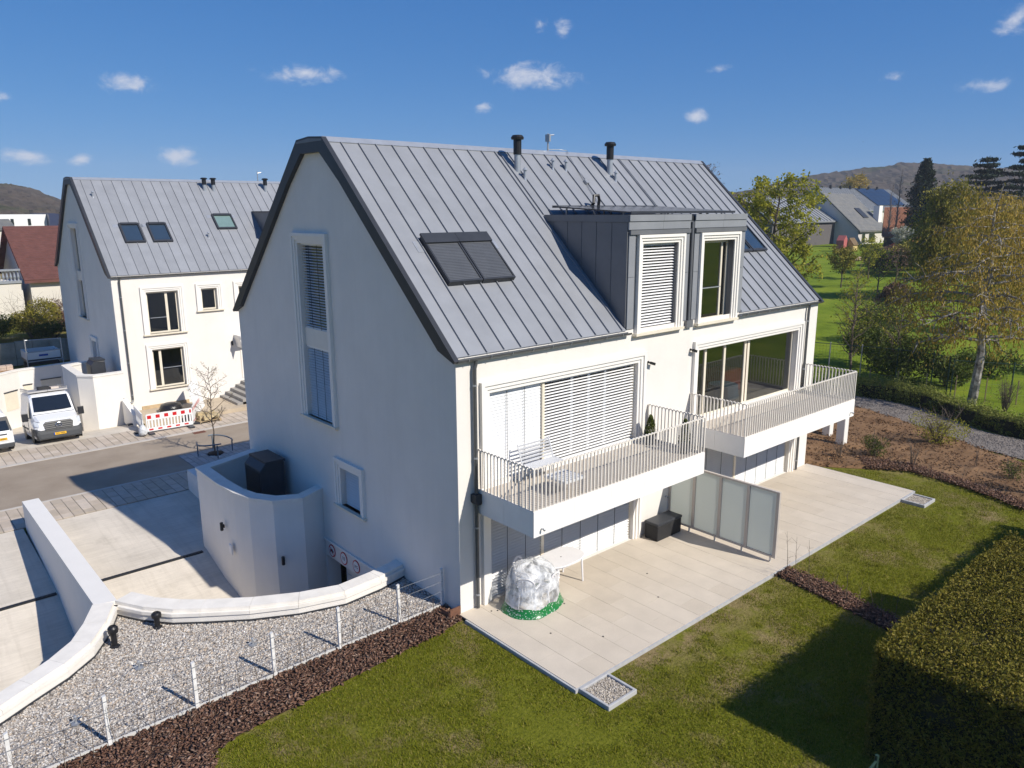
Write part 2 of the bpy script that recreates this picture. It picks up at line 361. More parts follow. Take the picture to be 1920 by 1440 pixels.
def window_frame(M, u0, u1, z0, z1, d, parent, mull=(), bars=(), room=None, gm=None, fm=None, fw=.075, sashes=True):
    fm = fm or cream; gm = gm or glass
    m = MB(); fbox(m, M, u0, u0+fw, z0, z1, d, d+.07); fbox(m, M, u1-fw, u1, z0, z1, d, d+.07)
    fbox(m, M, u0+fw, u1-fw, z1-fw, z1, d, d+.07); fbox(m, M, u0+fw, u1-fw, z0, z0+fw, d, d+.07)
    for q, w in mull: fbox(m, M, q-w/2, q+w/2, z0+fw, z1-fw, d-.003, d+.073)
    obj('frame', m, fm, parent)
    edges = [u0+fw] + sum([[q-w/2, q+w/2] for q, w in mull], []) + [u1-fw]
    for a, b in zip(edges[::2], edges[1::2]):
        g = MB(); fbox(g, M, a, b, z0+fw, z1-fw, d+.03, d+.034); obj('pane', g, gm, parent)
    if bars:
        g = MB()
        for (a, b, z) in bars: fbox(g, M, a, b, z-.015, z+.015, d-.06, d-.035)
        obj('guard_bar', g, zinc_lite, parent)
    if room:
        g = MB(); q = room; ru0, ru1, rz0, rz1 = u0-.02-q*.05, u1+.02+q*.05, z0-.05, z1+.12
        P = lambda u, z, dd: M(u, z, dd)
        e = d+.075
        g.quad(P(ru0,rz0,e),P(ru1,rz0,e),P(ru1,rz0,e+q),P(ru0,rz0,e+q)); g.quad(P(ru0,rz1,e),P(ru1,rz1,e),P(ru1,rz1,e+q),P(ru0,rz1,e+q))
        g.quad(P(ru0,rz0,e),P(ru0,rz1,e),P(ru0,rz1,e+q),P(ru0,rz0,e+q)); g.quad(P(ru1,rz0,e),P(ru1,rz1,e),P(ru1,rz1,e+q),P(ru1,rz0,e+q))
        g.quad(P(ru0,rz0,e+q),P(ru1,rz0,e+q),P(ru1,rz1,e+q),P(ru0,rz1,e+q))
        obj('room_interior', g, dark_int, parent)
def sill(M, u0, u1, z, parent, proud=.13, h=.07, m_=None):
    m = MB(); fbox(m, M, u0, u1, z-h, z, -proud, .16); fbox(m, M, u0+.06, u1-.06, z-h-.05, z-h-.003, -.045, .0)
    return obj('sill', m, m_ or cream, parent)
def Mf(x, z, d): return (x, d, z)           # front facade, depth into +y
def Mg(y, z, d): return (d, y, z)           # gable, depth into +x
def wpart(house, label=None):
    o = bpy.data.objects.new('window', None); COL.objects.link(o); o.parent = house; o.empty_display_size = .1
    if label: o['label'] = label
    return o
def gable_windows(house, lower=True, blinds=True):
    w = wpart(house, 'tall narrow gable window with stepped white surround')
    surround(Mg, 5.92, 7.46, 3.50, 8.65, w); sill(Mg, 5.60, 7.80, 3.50, w)
    for z0, z1 in ((6.19, 8.65), (3.52, 5.66)):
        g = MB(); fbox(g, Mg, 5.93, 7.45, z0, z1, .20, .21); obj('pane', g, darkglass, w)
        fr = MB(); fbox(fr, Mg, 5.921, 5.98, z0, z1, .15, .23); fbox(fr, Mg, 7.40, 7.459, z0, z1, .15, .23); split_obj('frame', fr, cream, w)
        if blinds: blind(Mg, 5.94, 7.44, z0, z1, .12, w, tilt=14 if z0 > 6 else 30, cords=(6.45, 6.95))
    p = MB(); fbox(p, Mg, 5.925, 7.455, 5.66, 6.19, .06, .26); obj('spandrel_panel', p, beige_m, w)
    if lower:
        w = wpart(house, 'small gable window with closed white blind')
        surround(Mg, 4.58, 5.65, 1.12, 2.28, w, steps=((.09,.09),(.09,.06),(.09,.03))); sill(Mg, 4.26, 5.97, 1.12, w)
        g = MB(); fbox(g, Mg, 4.59, 5.64, 1.13, 2.27, .22, .23); obj('pane', g, darkglass, w)
        blind(Mg, 4.60, 5.63, 1.13, 2.27, .15, w, tilt=32)
# ------------------------------------------------------------------ main house
house = thing('house', 'large white rendered house with grey standing seam roof, two railed balconies and a dormer', 'house')
tw = MB()
upL = (.96, 6.40, 3.10, 5.35); upR = (9.28, 15.27, 3.10, 5.35); loL = (.96, 6.40, .0, 2.25); loR = (9.28, 15.27, .0, 2.25)
tri_wall(tw, Mf, [0, HL, 5.85, 11.40], lambda u: -.3, lambda u: 6.32 , [upL, upR, loL, loR], .24)
wf = obj('wall', tw, stucco, house)
tg = MB(); gar = (2.95, 6.86, -3.4, -.88, .45)
tri_wall(tg, Mg, [0, 5.2, 5.32, 6.13, 6.94, 7.06, HW], lambda u: -3.4, gable_top, [(5.92,7.46,3.50,8.65,.24),(4.58,5.65,1.12,2.28,.24),gar], .24)
obj('wall', tg, stucco, house)
tb = MB(); tb.quad((0,HW,-3.4),(HL,HW,-3.4),(HL,HW,6.32),(0,HW,6.32)); obj('wall', tb, stucco, house)
te = MB()
for a, b in zip([0,5.32,6.13,6.94],[5.32,6.13,6.94,HW]): te.quad((HL,a,-3.4),(HL,b,-3.4),(HL,b,gable_top(b)),(HL,a,gable_top(a)))
obj('wall', te, stucco, house)
DX0, DX1, DYT, DZ = 5.85, 11.40, 3.27, 9.38
roof = add_roof(house, cutouts=((DX0-.02, DX1+.02, DYT),), eaves=((-.05, DX0+.06), (DX1-.06, 16.65)))
downpipe(house, .50, hopper=2.72); downpipe(house, 15.80)
gable_windows(house)
# garage door and lintel
gd = MB(); gd.box(.36,.42,2.95,6.3,-3.4,-.9); garage = obj('garage_door', gd, beige_m, house)
for k in range(5):
    q = MB(); q.box(.345,.359,2.96,6.29,-3.4+k*.5+.01,-3.4+k*.5+.49); obj('door_panel', q, beige_m, garage)
lb = MB(); lb.box(-.06,-.002,2.9,7.05,-.36,-.30); obj('lintel_ledge', lb, stucco_trim, house)
# big windows
cordsL = lambda a, b, n: [a+(b-a)*(i+1)/(n+1) for i in range(n)]
w = wpart(house, 'wide balcony window, one part shut with white blind, one part with open slats'); surround(Mf, *upL, w)
fr = MB(); fbox(fr, Mf, .965, 1.0, 3.1, 5.35, .10, .24); fbox(fr, Mf, 2.76, 2.84, 3.1, 5.35, .06, .24); fbox(fr, Mf, 6.36, 6.395, 3.1, 5.35, .10, .24); split_obj('frame', fr, cream, w)
blind(Mf, 1.0, 2.75, 3.1, 5.35, .12, w, tilt=76, cords=cordsL(1.0,2.75,2)); blind(Mf, 2.85, 6.35, 3.1, 5.35, .12, w, tilt=13)
tp = MB()
for q in (3.95, 4.6, 5.25): fbox(tp, Mf, q-.05, q+.05, 3.15, 5.3, .185, .19)
obj('ladder_tape', tp, slat_m, w)
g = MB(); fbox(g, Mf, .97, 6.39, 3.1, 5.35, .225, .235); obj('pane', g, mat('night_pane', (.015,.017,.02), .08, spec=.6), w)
w = wpart(house, 'wide glazed balcony window with sliding panes and no blind lowered'); surround(Mf, *upR, w)
window_frame(Mf, 9.285, 15.265, 3.1, 5.35, .16, w, mull=((9.92,.10),(10.98,.10),(12.28,.30)), room=4.0)
g = MB(); fbox(g, Mf, 12.24, 12.30, 3.2, 5.25, .155, .158); obj('dark_gasket', g, mat('brown_gasket', (.10,.06,.04), .6), w)
for q, w_ in ((loL, 'wide ground floor window behind closed blinds, under the balcony with the bench'), (loR, 'wide ground floor window behind closed blinds, behind the frosted screen')):
    w = wpart(house, w_); surround(Mf, *q, w)
    u0, u1 = q[:2]; mid = u0+1.86 if q is loL else u0+2.6
    fr = MB(); fbox(fr, Mf, u0+.005, u0+.04, .0, 2.25, .10, .24); fbox(fr, Mf, mid-.05, mid+.05, .0, 2.25, .09, .24); fbox(fr, Mf, u1-.04, u1-.005, 0, 2.25, .10, .24); split_obj('frame', fr, cream, w)
    blind(Mf, u0+.04, mid-.055, .03, 2.25, .13, w, tilt=26, cords=cordsL(u0,mid,2)); blind(Mf, mid+.055, u1-.04, .03, 2.25, .13, w, tilt=26, cords=cordsL(mid,u1,4))
    g = MB(); fbox(g, Mf, u0+.02, u1-.02, .01, 2.24, .225, .235); obj('pane', g, darkglass, w)
# interior things seen through the balcony window
it = MB(); it.box(13.1,14.3,1.5,2.4,3.08,3.85); it2 = MB(); it2.lathe([(.5,0),(.55,.05),(.5,.5),(.3,.55)], (12.6,1.2,3.08), 14)
tag(obj('armchair', it, mat('red_fabric', (.45,.06,.04), .9), None), 'red upholstered seat inside behind the balcony glass', 'armchair')
tag(obj('pouffe', it2, mat('blue_fabric', (.10,.22,.42), .9), None), 'round blue pouffe inside behind the balcony glass', 'pouffe')
# dormer
dm = MB()
for (a, b) in ((DX0, 8.53), (8.74, DX1)):
    pass
w1 = (6.43, 8.03, 6.20, 8.64); w2 = (9.27, 10.88, 6.20, 8.64)
tri_wall(dm, Mf, [DX0, DX1], lambda u: 6.325, lambda u: DZ-.16, [w1, w2], .30)
dm.quad((DX0,0,6.3),(DX0,0,DZ-.02),(DX0,DYT+.05,DZ-.02)); dm.quad((DX1,0,6.3),(DX1,0,DZ-.02),(DX1,DYT+.05,DZ-.02))
dormer = obj('dormer', dm, zinc_clad, house)
for side in (0, 1):                          # cheek cladding strips
    for k in range(6):
        y0, y1 = .02+k*.56, min(.02+(k+1)*.56, 3.2); zb0, zb1 = roofz(y0)+.02, roofz(y1)+.02; zt = DZ-.17
        if zb0 > zt-.05: continue
        poly = [(y0+.006,zb0),(y1-.006,min(zb1,zt)),(y1-.006,zt),(y0+.006,zt)]
        x0, x1 = (DX0-.025, DX0-.004) if side == 0 else (DX1+.004, DX1+.025)
        m = MB(); m.prism(poly, lambda u,v,w:(w,u,v), x0, x1); m.box(min(x0,x1)-.012, max(x0,x1)+.012, y0-.006, y0+.005, max(zb0,6.4)+.01, zt-.01); obj('cladding_panel', m, zinc_clad, dormer)
for (a, b) in ((DX0-.04, 8.53), (8.74, DX1+.04)):   # flat roofs and fascia bands
    m = MB(); m.box(a, b, -.03, 3.2, DZ-.03, DZ+.02); obj('dormer_roof', m, zinc_clad, dormer)
    xs = [a, (a+b)/2+.1, b]
    for u0, u1 in zip(xs[:-1], xs[1:]):
        m = MB(); m.box(u0+.003, u1-.003, -.075, -.033, DZ-.14, DZ+.03); obj('fascia_panel', m, zinc, dormer)
        m = MB(); m.box(u0+.003, u1-.003, -.048, -.004, DZ-.36, DZ-.15); obj('fascia_panel', m, zinc, dormer)
    m = MB(); m.box(a+.05, b-.0, -.075, -.004, DZ-.49, DZ-.375); obj('fascia_panel', m, zinc_clad, dormer)
    for u0, u1 in ((a+.04, a+.30), (b-.26, b)):
        for z0, z1 in ((6.34, 7.75), (7.76, DZ-.50)):
            m = MB(); m.box(u0+.003, u1-.003, -.028, -.004, z0, z1); obj('cladding_panel', m, zinc, dormer)
m = MB(); m.box(DX0-.05, DX0-.03, -.03, 3.2, DZ-.16, DZ+.03); obj('fascia_panel', m, zinc_clad, dormer)
m = MB(); m.box(8.54, 8.73, -.001+.004, .05, 6.34, DZ); obj('recess_lining', m, anth, dormer)
m = MB(); m.box(8.50, 8.80, -.10, -.004, 6.12, 6.33); obj('rainwater_box', m, zinc_clad, dormer)
m = MB(); m.tube([(8.635,-.05,9.2),(8.635,-.05,6.3)], .04, 8); obj('rainwater_pipe', m, zinc_clad, dormer)
w = wpart(house, 'dormer window with open horizontal slats'); surround(Mf, *w1, w, steps=((.08,.11),(.08,.075),(.075,.04))); sill(Mf, 6.12, 8.30, 6.20, w, .16)
blind(Mf, 6.44, 8.02, 6.2, 8.64, .13, w, tilt=24, cords=()); g = MB(); fbox(g, Mf, 6.44, 8.02, 6.21, 8.63, .27, .28); obj('pane', g, MATS['night_pane'], w)
w = wpart(house, 'dormer window with bare glass and thin guard bar'); surround(Mf, *w2, w, steps=((.08,.11),(.08,.075),(.075,.04))); sill(Mf, 8.98, 11.15, 6.20, w, .16)
window_frame(Mf, 9.275, 10.875, 6.21, 8.63, .20, w, mull=((10.55,.08),), bars=((9.3,10.5,7.2),), room=2.6, gm=glass)
# roof windows with lowered shutters
for (x0, x1) in ((.93, 1.97), (2.0, 3.06)):
    m = MB(); roof_box(m, x0, x1, 1.50, 2.66, .0, .13); rw = obj('roof_window', m, anth, house)
    m = MB(); roof_box(m, x0-.01, x1+.01, 2.46, 2.70, .131, .19); obj('shutter_box', m, anth, rw)
    m = MB(); y = 1.55
    while y < 2.44: roof_box(m, x0+.05, x1-.05, y, y+.032, .131, .142); y += .038
    obj('shutter_slats', m, mat('shutter_grey', (.085,.09,.10), .4, .08), rw)
    m = MB(); roof_box(m, x0, x0+.045, 1.5, 2.45, .132, .165); roof_box(m, x1-.045, x1, 1.5, 2.45, .132, .165); roof_box(m, x0+.045, x1-.045, 1.5, 1.54, .132, .165); obj('shutter_rail', m, anth, rw)
m = MB(); roof_box(m, .70, .92, 2.35, 2.62, .008, .016); roof_box(m, 3.08, 3.32, 2.35, 2.62, .008, .016); split_obj('flashing', m, zinc_lite, house)
for (x0, x1) in ((13.9, 14.85), (14.9, 15.85)):
    m = MB(); roof_box(m, x0, x0+.06, 1.80, 2.75, .0, .11); roof_box(m, x1-.06, x1, 1.80, 2.75, .0, .11); roof_box(m, x0+.06, x1-.06, 1.80, 1.87, .0, .11); roof_box(m, x0+.06, x1-.06, 2.68, 2.75, .0, .11); rw = obj('roof_window', m, anth, house)
    m = MB(); roof_box(m, x0+.06, x1-.06, 1.87, 2.68, .06, .07); obj('pane', m, mat('sky_pane', (.03,.05,.08), .04, spec=.9), rw)
# solar panel sheet on the dormer roof
for i, (x0, x1) in enumerate(((6.2,8.15),(8.17,10.1),(10.12,11.2))):
    m = MB(); m.obox(((x0+x1)/2,1.75,9.555),((x1-x0)/2,0,0),(0,1.5,.085),(0,-.0012,.02)); sp = obj('solar_panel', m, mat('solar_cell', (.02,.024,.035), .15, .1, 8, spec=.7), house)
    m = MB(); m.obox(((x0+x1)/2,.235,9.468),((x1-x0)/2,0,0),(0,.012,0),(0,0,.034)); m.obox(((x0+x1)/2,3.265,9.642),((x1-x0)/2,0,0),(0,.012,0),(0,0,.034)); obj('frame', m, anth, sp)
    m = MB()
    for q in (x0+.15, x1-.15): m.box(q-.02,q+.02,.6,.64,9.4,9.475); m.box(q-.02,q+.02,2.8,2.84,9.4,9.60)
    obj('mounting_leg', m, galv, sp)
# flues, vents, antenna
def flue(x, y, hgt=1.05, parent=house):
    z = 6.34+RS*y; m = MB(); m.lathe([(.10,-.15),(.10,hgt*.45)], (x,y,z), 14); f = obj('flue', m, zinc_lite, parent)
    m = MB(); m.lathe([(.125,hgt*.45),(.125,hgt*.86),(.125,hgt*.86),(.19,hgt*.87),(.20,hgt*.93),(.15,hgt*.99),(.05,hgt)], (x,y,z), 16); obj('flue_cap', m, black, f)
def vent(x, y, parent=house, h=.36):
    z = 6.34+RS*y; m = MB(); m.lathe([(.07,-.1),(.045,.05),(.045,h*.75),(.085,h*.76),(.085,h*.8),(.02,h)], (x,y,z), 10); obj('roof_vent', m, zinc_lite, parent)
flue(6.10, 4.72); flue(10.38, 4.74)
for q in ((6.14,4.42),(7.70,4.80),(8.28,4.78),(10.38,4.46)): vent(*q)
m = MB(); m.tube([(8.15,5.5,11.4),(8.15,5.5,12.0)], .03, 6); m.box(8.12,8.18,5.4,5.6,11.75,11.98); m.tube([(8.15,5.5,11.95),(8.42,5.5,11.98)], .02, 5); m.tube([(8.15,5.5,11.5),(8.7,5.5,11.52),(9.0,5.45,11.5),(8.9,5.3,11.4)], .012, 5); obj('antenna', m, galv, house)
m = MB(); m.tube([roof_pt(8.9,5.25,.05), roof_pt(8.75,4.4,.05), roof_pt(8.55,3.4,.05)], .014, 5); m.obox(roof_pt(8.76,4.35,.06),(.06,0,0),(0,.06,.056),(0,-.03,.03)); obj('roof_cable', m, galv, house)
m = MB(); m.tube([roof_pt(8.0,3.45,.0), roof_pt(8.0,3.45,.28), (8.1,3.35,9.98), (8.25,3.3,9.99), (8.35,3.35,9.85), (8.35,3.4,9.55)], .05, 8); obj('cable_bend', m, black, house)
# ------------------------------------------------------------------ balconies
PT = .121
def loop_mesh():
    m = MB(); p = [(0,0,.0),(0,0,.93)] + [(PT/2-PT/2*math.cos(a), 0, .93+PT/2*math.sin(a)) for a in np.linspace(.5, math.pi-.25, 5)]
    m.tube(p, .021, 4); return m.mesh('railing_bar', rail_m)
LOOP = loop_mesh()
def balcony(x0, x1, label):
    m = MB(); m.box(x0+.03, x1-.03, -1.96, -.004, 2.50, 2.98); b = obj('balcony', m, white, house); b['label'] = label
    zt, zb = 3.06, 2.46
    nf = 5; xs = [x0 + (x1-x0)*i/nf for i in range(nf+1)]
    for a, c in zip(xs[:-1], xs[1:]):
        m = MB(); m.box(a+.002, c-.002, -2.0, -1.963, zb, zt); obj('fascia_panel', m, white, b)
    for xa, xb in ((x0, x0+.027), (x1-.027, x1)):
        for ya, yb in ((-1.962,-.98), (-.975,-.004)):
            m = MB(); m.box(xa, xb, ya, yb, zb, zt); obj('fascia_panel', m, white, b)
    ny, nx = 3, int((x1-x0-.08)/.61)
    tw_ = (x1-x0-.08)/nx; td = 1.9/ny
    tm = MB(); tm.box(.003, tw_-.003, .003, td-.003, 0, .025); tme = tm.mesh('deck_tile', mat('deck_tile', (.50,.44,.37), .7, .06, 2.2, .05, 50))
    for i in range(nx):
        for j in range(ny): obj('deck_tile', tme, None, b, loc=(x0+.04+i*tw_, -1.955+j*td, 2.981))
    m = MB(); m.box(x0+.03, x1-.03, -1.99, -1.94, 3.061, 3.075); m.box(x0+.005, x0+.045, -1.94, -.01, 3.061, 3.075); m.box(x1-.045, x1-.005, -1.94, -.01, 3.061, 3.075); split_obj('base_rail', m, rail_m, b)
    n = int(round((x1-x0-.06)/PT))
    for k in range(n): obj('railing_bar', LOOP, None, b, loc=(x0+.03+k*(x1-x0-.06)/n, -1.965, 3.07))
    ns = int(round(1.9/PT))
    for k in range(ns):
        for xx in (x0+.025, x1-.025): obj('railing_bar', LOOP, None, b, loc=(xx, -1.965+k*1.93/ns, 3.07), rotz=math.pi/2)
    m = MB(); 
    for xx in (x0+.025, x1-.025):
        m.box(xx-.018, xx+.018, -1.985, -1.95, 3.06, 4.05); m.box(xx-.018, xx+.018, -.05, -.015, 3.06, 4.05)
    split_obj('corner_post', m, rail_m, b)
    return b
b1 = balcony(.55, 6.95, 'balcony carrying the white slatted bench'); b2 = balcony(8.93, 15.87, 'balcony in front of the bare glass window')
for x, y in ((.78,-2.0),(15.6,-2.0)):
    m = MB(); m.tube([(x,-1.99,2.62),(x,-2.09,2.64)], .02, 8); m.lathe([(.02,0),(.028,.01),(.028,.05),(.02,.06)], (x,-2.1,2.6), 8); obj('water_tap', m, zinc_lite, b1 if x < 5 else b2)
def camera_dome(x, z):
    m = MB(); m.lathe([(.035,-.03),(.035,0)], (x,-.001,z), 8, 'y'); m.tube([(x,-.03,z),(x,-.10,z-.02)], .02, 6); m.obox((x+.05,-.13,z-.03),(.09,0,-.03),(0,.035,0),(.012,0,.035)); obj('wall_spotlight', m, black, house)
camera_dome(6.86, 5.30); camera_dome(8.86, 5.42)
m = MB(); m.lathe([(.03,-.10),(.03,-.001)], (7.95,0,.95), 8, 'y'); m.box(7.87,8.03,-.10,-.07,.93,.96); obj('garden_tap', m, zinc_lite, house)
# ------------------------------------------------------------------ ground and site
def sstep(t): t = min(1, max(0, t)); return t*t*(3-2*t)
def gz(x, y):
    if -14 < x < -.02 and .63 < y < 16.3: return -3.6
    if -.02 <= x < 16.3 and .5 < y < 12.1: return -3.6
    if -14 < x < .45 and 27.4 < y < 39.9: return -3.6
    z = -.09 + 2.7*sstep((x-55)/90)
    d = sstep((y-12.4)/1.0)*sstep((30-x)/10)
    if y > 12.4 and x < 30: z = z*(1-d) + (-1.26)*d
    if x > -14 and .45 <= x < 17.5 and 26.93 < y < 42.4: z = -.98
    if y > 42.4 and x < 60: z = z + (1.0-z)*sstep((60-x)/30) if y > 46.2 else z + (-.5-z)*sstep((60-x)/30)
    elif y > 39.9 and x < .45: z = -.5
    z += 3.0*sstep((y-70)/60)*sstep((100-x)/60)
    return z
def lines(a): 
    out = [];
    for lo, hi, st in a:
        n = max(1, int(round((hi-lo)/st))); out += [lo+(hi-lo)*i/n for i in range(n)]
    return sorted(set(round(q,3) for q in out + [a[-1][1]]))
gx = lines([(-1280,-200,270),(-200,-40,20),(-40,-14.05,2),(-14.05,-13.95,.1),(-13.95,-.06,1.2),(-.06,-.01,.05),(-.01,.44,.45),(.44,.46,.02),(.46,16.29,.8),(16.29,16.31,.02),(16.31,17.6,.6),(17.6,60,2),(60,200,10),(200,1280,270)])
gy = lines([(-1280,-100,295),(-100,-14,8),(-14,.48,.8),(.48,.52,.04),(.52,.6,.08),(.6,.64,.04),(.64,12.05,1.2),(12.05,12.12,.07),(12.12,12.3,.2),(12.3,16.29,.4),(16.29,16.31,.02),(16.31,26.92,1),(26.92,26.95,.03),(26.95,27.39,.3),(27.39,27.41,.02),(27.41,39.89,1.2),(39.89,39.91,.02),(39.91,42.39,.5),(42.39,42.41,.02),(42.41,46.19,.8),(46.19,46.25,.06),(46.25,200,8),(200,1280,270)])
g = MB(); nx = len(gx)
g.v = [(x, y, gz(x,y)) for y in gy for x in gx]
g.f = [(j*nx+i, j*nx+i+1, (j+1)*nx+i+1, (j+1)*nx+i) for j in range(len(gy)-1) for i in range(nx-1)]; g.m = [0]*len(g.f)
def groundmat():
    m = bpy.data.materials.new('lawn_ground'); m.use_nodes = True; N = m.node_tree.nodes; L = m.node_tree.links; b = N['Principled BSDF']; b.inputs['Roughness'].default_value = .95; b.inputs['Specular IOR Level'].default_value = .1
    geo = N.new('ShaderNodeNewGeometry')
    def nz(s, d=6, r=.65):
        n = N.new('ShaderNodeTexNoise'); n.inputs['Scale'].default_value = s; n.inputs['Detail'].default_value = d; n.inputs['Roughness'].default_value = r; L.new(geo.outputs['Position'], n.inputs['Vector']); return n.outputs[0]
    def ramp(i, stops):
        r = N.new('ShaderNodeValToRGB'); e = r.color_ramp.elements
        while len(e) < len(stops): e.new(.5)
        for k, (p, c) in enumerate(stops): e[k].position = p; e[k].color = (*c, 1)
        L.new(i, r.inputs[0]); return r.outputs[0]
    def mix(f, a, b_):
        n = N.new('ShaderNodeMixRGB'); L.new(f, n.inputs[0]); L.new(a, n.inputs[1]); L.new(b_, n.inputs[2]); return n.outputs[0]
    big = nz(.45, 8, .7); fine = nz(14, 6, .75); 
    lawn = ramp(fine, [(.28,(.058,.064,.006)),(.5,(.14,.15,.012)),(.75,(.23,.215,.03))])
    dry = ramp(fine, [(.3,(.15,.11,.045)),(.7,(.34,.26,.13))])
    bare = ramp(big, [(.50,(0,0,0)),(.62,(.95,.95,.95))])
    sep0 = N.new('ShaderNodeSeparateXYZ'); L.new(geo.outputs['Position'], sep0.inputs[0])
    def mrange(i, a, b_, c=0.0, d=1.0):
        n = N.new('ShaderNodeMapRange'); L.new(i, n.inputs[0]); n.inputs[1].default_value = a; n.inputs[2].default_value = b_; n.inputs[3].default_value = c; n.inputs[4].default_value = d; return n.outputs[0]
    def mul(a, b_): n = N.new('ShaderNodeMath'); n.operation = 'MULTIPLY'; L.new(a, n.inputs[0]); L.new(b_, n.inputs[1]); return n.outputs[0]
    # worn earth along the lawn side of the terrace edge
    worn = mul(mul(mrange(sep0.outputs[1],-5.3,-4.2), mrange(sep0.outputs[0],.3,1.2)), mul(mrange(sep0.outputs[0],12,4,.3,1), ramp(nz(1.6,6), [(.40,(0,0,0)),(.56,(1,1,1))])))
    mxm = N.new('ShaderNodeMath'); mxm.operation = 'MAXIMUM'; L.new(bare, mxm.inputs[0]); L.new(worn, mxm.inputs[1])
    near = mix(mxm.outputs[0], lawn, dry)
    mead = ramp(nz(.25, 8, .7), [(.3,(.085,.13,.009)),(.5,(.155,.215,.015)),(.72,(.23,.265,.026))])
    sep = N.new('ShaderNodeSeparateXYZ'); L.new(geo.outputs['Position'], sep.inputs[0])
    mr = N.new('ShaderNodeMapRange'); L.new(sep.outputs[0], mr.inputs[0]); mr.inputs[1].default_value = 27; mr.inputs[2].default_value = 31
    L.new(mix(mr.outputs[0], near, mead), b.inputs['Base Color'])
    bp = N.new('ShaderNodeBump'); bp.inputs['Strength'].default_value = .9; bp.inputs['Distance'].default_value = .05; L.new(nz(22, 5), bp.inputs['Height']); L.new(bp.outputs[0], b.inputs['Normal'])
    return m
struct('ground', g, groundmat())
def sheet(name, pts, z, m, h=None, parent=None):
    mb = MB(); mb.quad(*[(x, y, z if not callable(z) else z(x,y)) for x, y in pts]); return struct(name, mb, m, parent)
def sub_sheet(name, pts, z, m, res=.25, amp=.04, fr=2.0, edge=0.0):
    # bumpy sheet clipped to a polygon
    P = [Vector((a,b)) for a, b in pts]; xs = [p.x for p in P]; ys = [p.y for p in P]
    def inside(x, y):
        c = False; j = len(P)-1
        for i in range(len(P)):
            if (P[i].y > y) != (P[j].y > y) and x < (P[j].x-P[i].x)*(y-P[i].y)/(P[j].y-P[i].y)+P[i].x: c = not c
            j = i
        return c
    from mathutils import noise
    bm = bmesh.new(); vs = [bm.verts.new((p.x, p.y, 0)) for p in P]; bm.faces.new(vs)
    for ax, lo, hi in ((0,min(xs),max(xs)),(1,min(ys),max(ys))):
        q = lo+res
        while q < hi:
            no = (1,0,0) if ax == 0 else (0,1,0); co = (q,0,0) if ax == 0 else (0,q,0)
            bmesh.ops.bisect_plane(bm, geom=bm.verts[:]+bm.edges[:]+bm.faces[:], plane_co=co, plane_no=no); q += res
    for v in bm.verts:
        n = noise.fractal(Vector((v.co.x*fr, v.co.y*fr, 3.1)), 1.0, 2.0, 4)
        bd = v.is_boundary
        v.co.z = z + (0 if bd else amp*.6 + amp*n) - (.0 if not bd else .006)
    me = bpy.data.meshes.new(name); bm.to_mesh(me); bm.free(); me.materials.append(m); 
    o = obj(name, me, None); o['kind'] = 'structure'; return o, inside
# terrace with separate slabs
edge_m = mat('kerb_concrete', (.42,.42,.42), .85, .1, 5, .2, 50)
t = MB(); t.box(-.12, 16.78, -3.98, -.31, -.30, -.028); t.box(.0,16.6,-.31,-.01,-.30,-.028); terrace = struct('terrace', t, edge_m)
tile_m = [mat('terrace_slab_%d' % k, c, .7, .055, 1.4, .06, 45) for k, c in enumerate(((.56,.49,.40),(.575,.505,.415),(.545,.475,.385),(.57,.50,.41)))]
x = -.06; col_ = 0
tw0, tl0 = .612, 1.20
while x < 16.7:
    x1 = min(x+tw0, 16.74); y = -.006 if x > -.01 else -.006; off = (col_ % 2)*.6
    y0 = -3.93
    cuts = [-3.93] + [q for q in np.arange(-3.93+ (.6 if col_ % 2 else 1.2), -.3, 1.2)] + [-.006]
    for a, b in zip(cuts[:-1], cuts[1:]):
        m = MB(); j = random.uniform(-.0012,.0012); xa = max(x, .0) if b > -.1 and False else x
        m.box(xa+.003, x1-.003, a+.0015, b-.0015, -.027, 0+j); obj('paving_slab', m, random.choice(tile_m), terrace)
    x += tw0; col_ += 1
for (x0, y0, x1, y1) in ((-.12,-3.98,16.78,-3.935), (-.115,-3.935,-.065,-.32), (16.745,-3.935,16.78,-.32)):
    m = MB(); m.box(x0,x1,y0,y1,-.027,-.008); obj('edging_kerb', m, edge_m, terrace)
for q in ((1.0,-2.1),(2.2,-1.35),(5.0,-1.7),(1.8,-3.0),(4.2,-2.7),(.75,-.5),(.62,-.42)):
    m = MB(); m.lathe([(.022,-.001),(.022,.006)], (q[0],q[1],0.001), 8); obj('drain_cap', m, blackm, terrace)
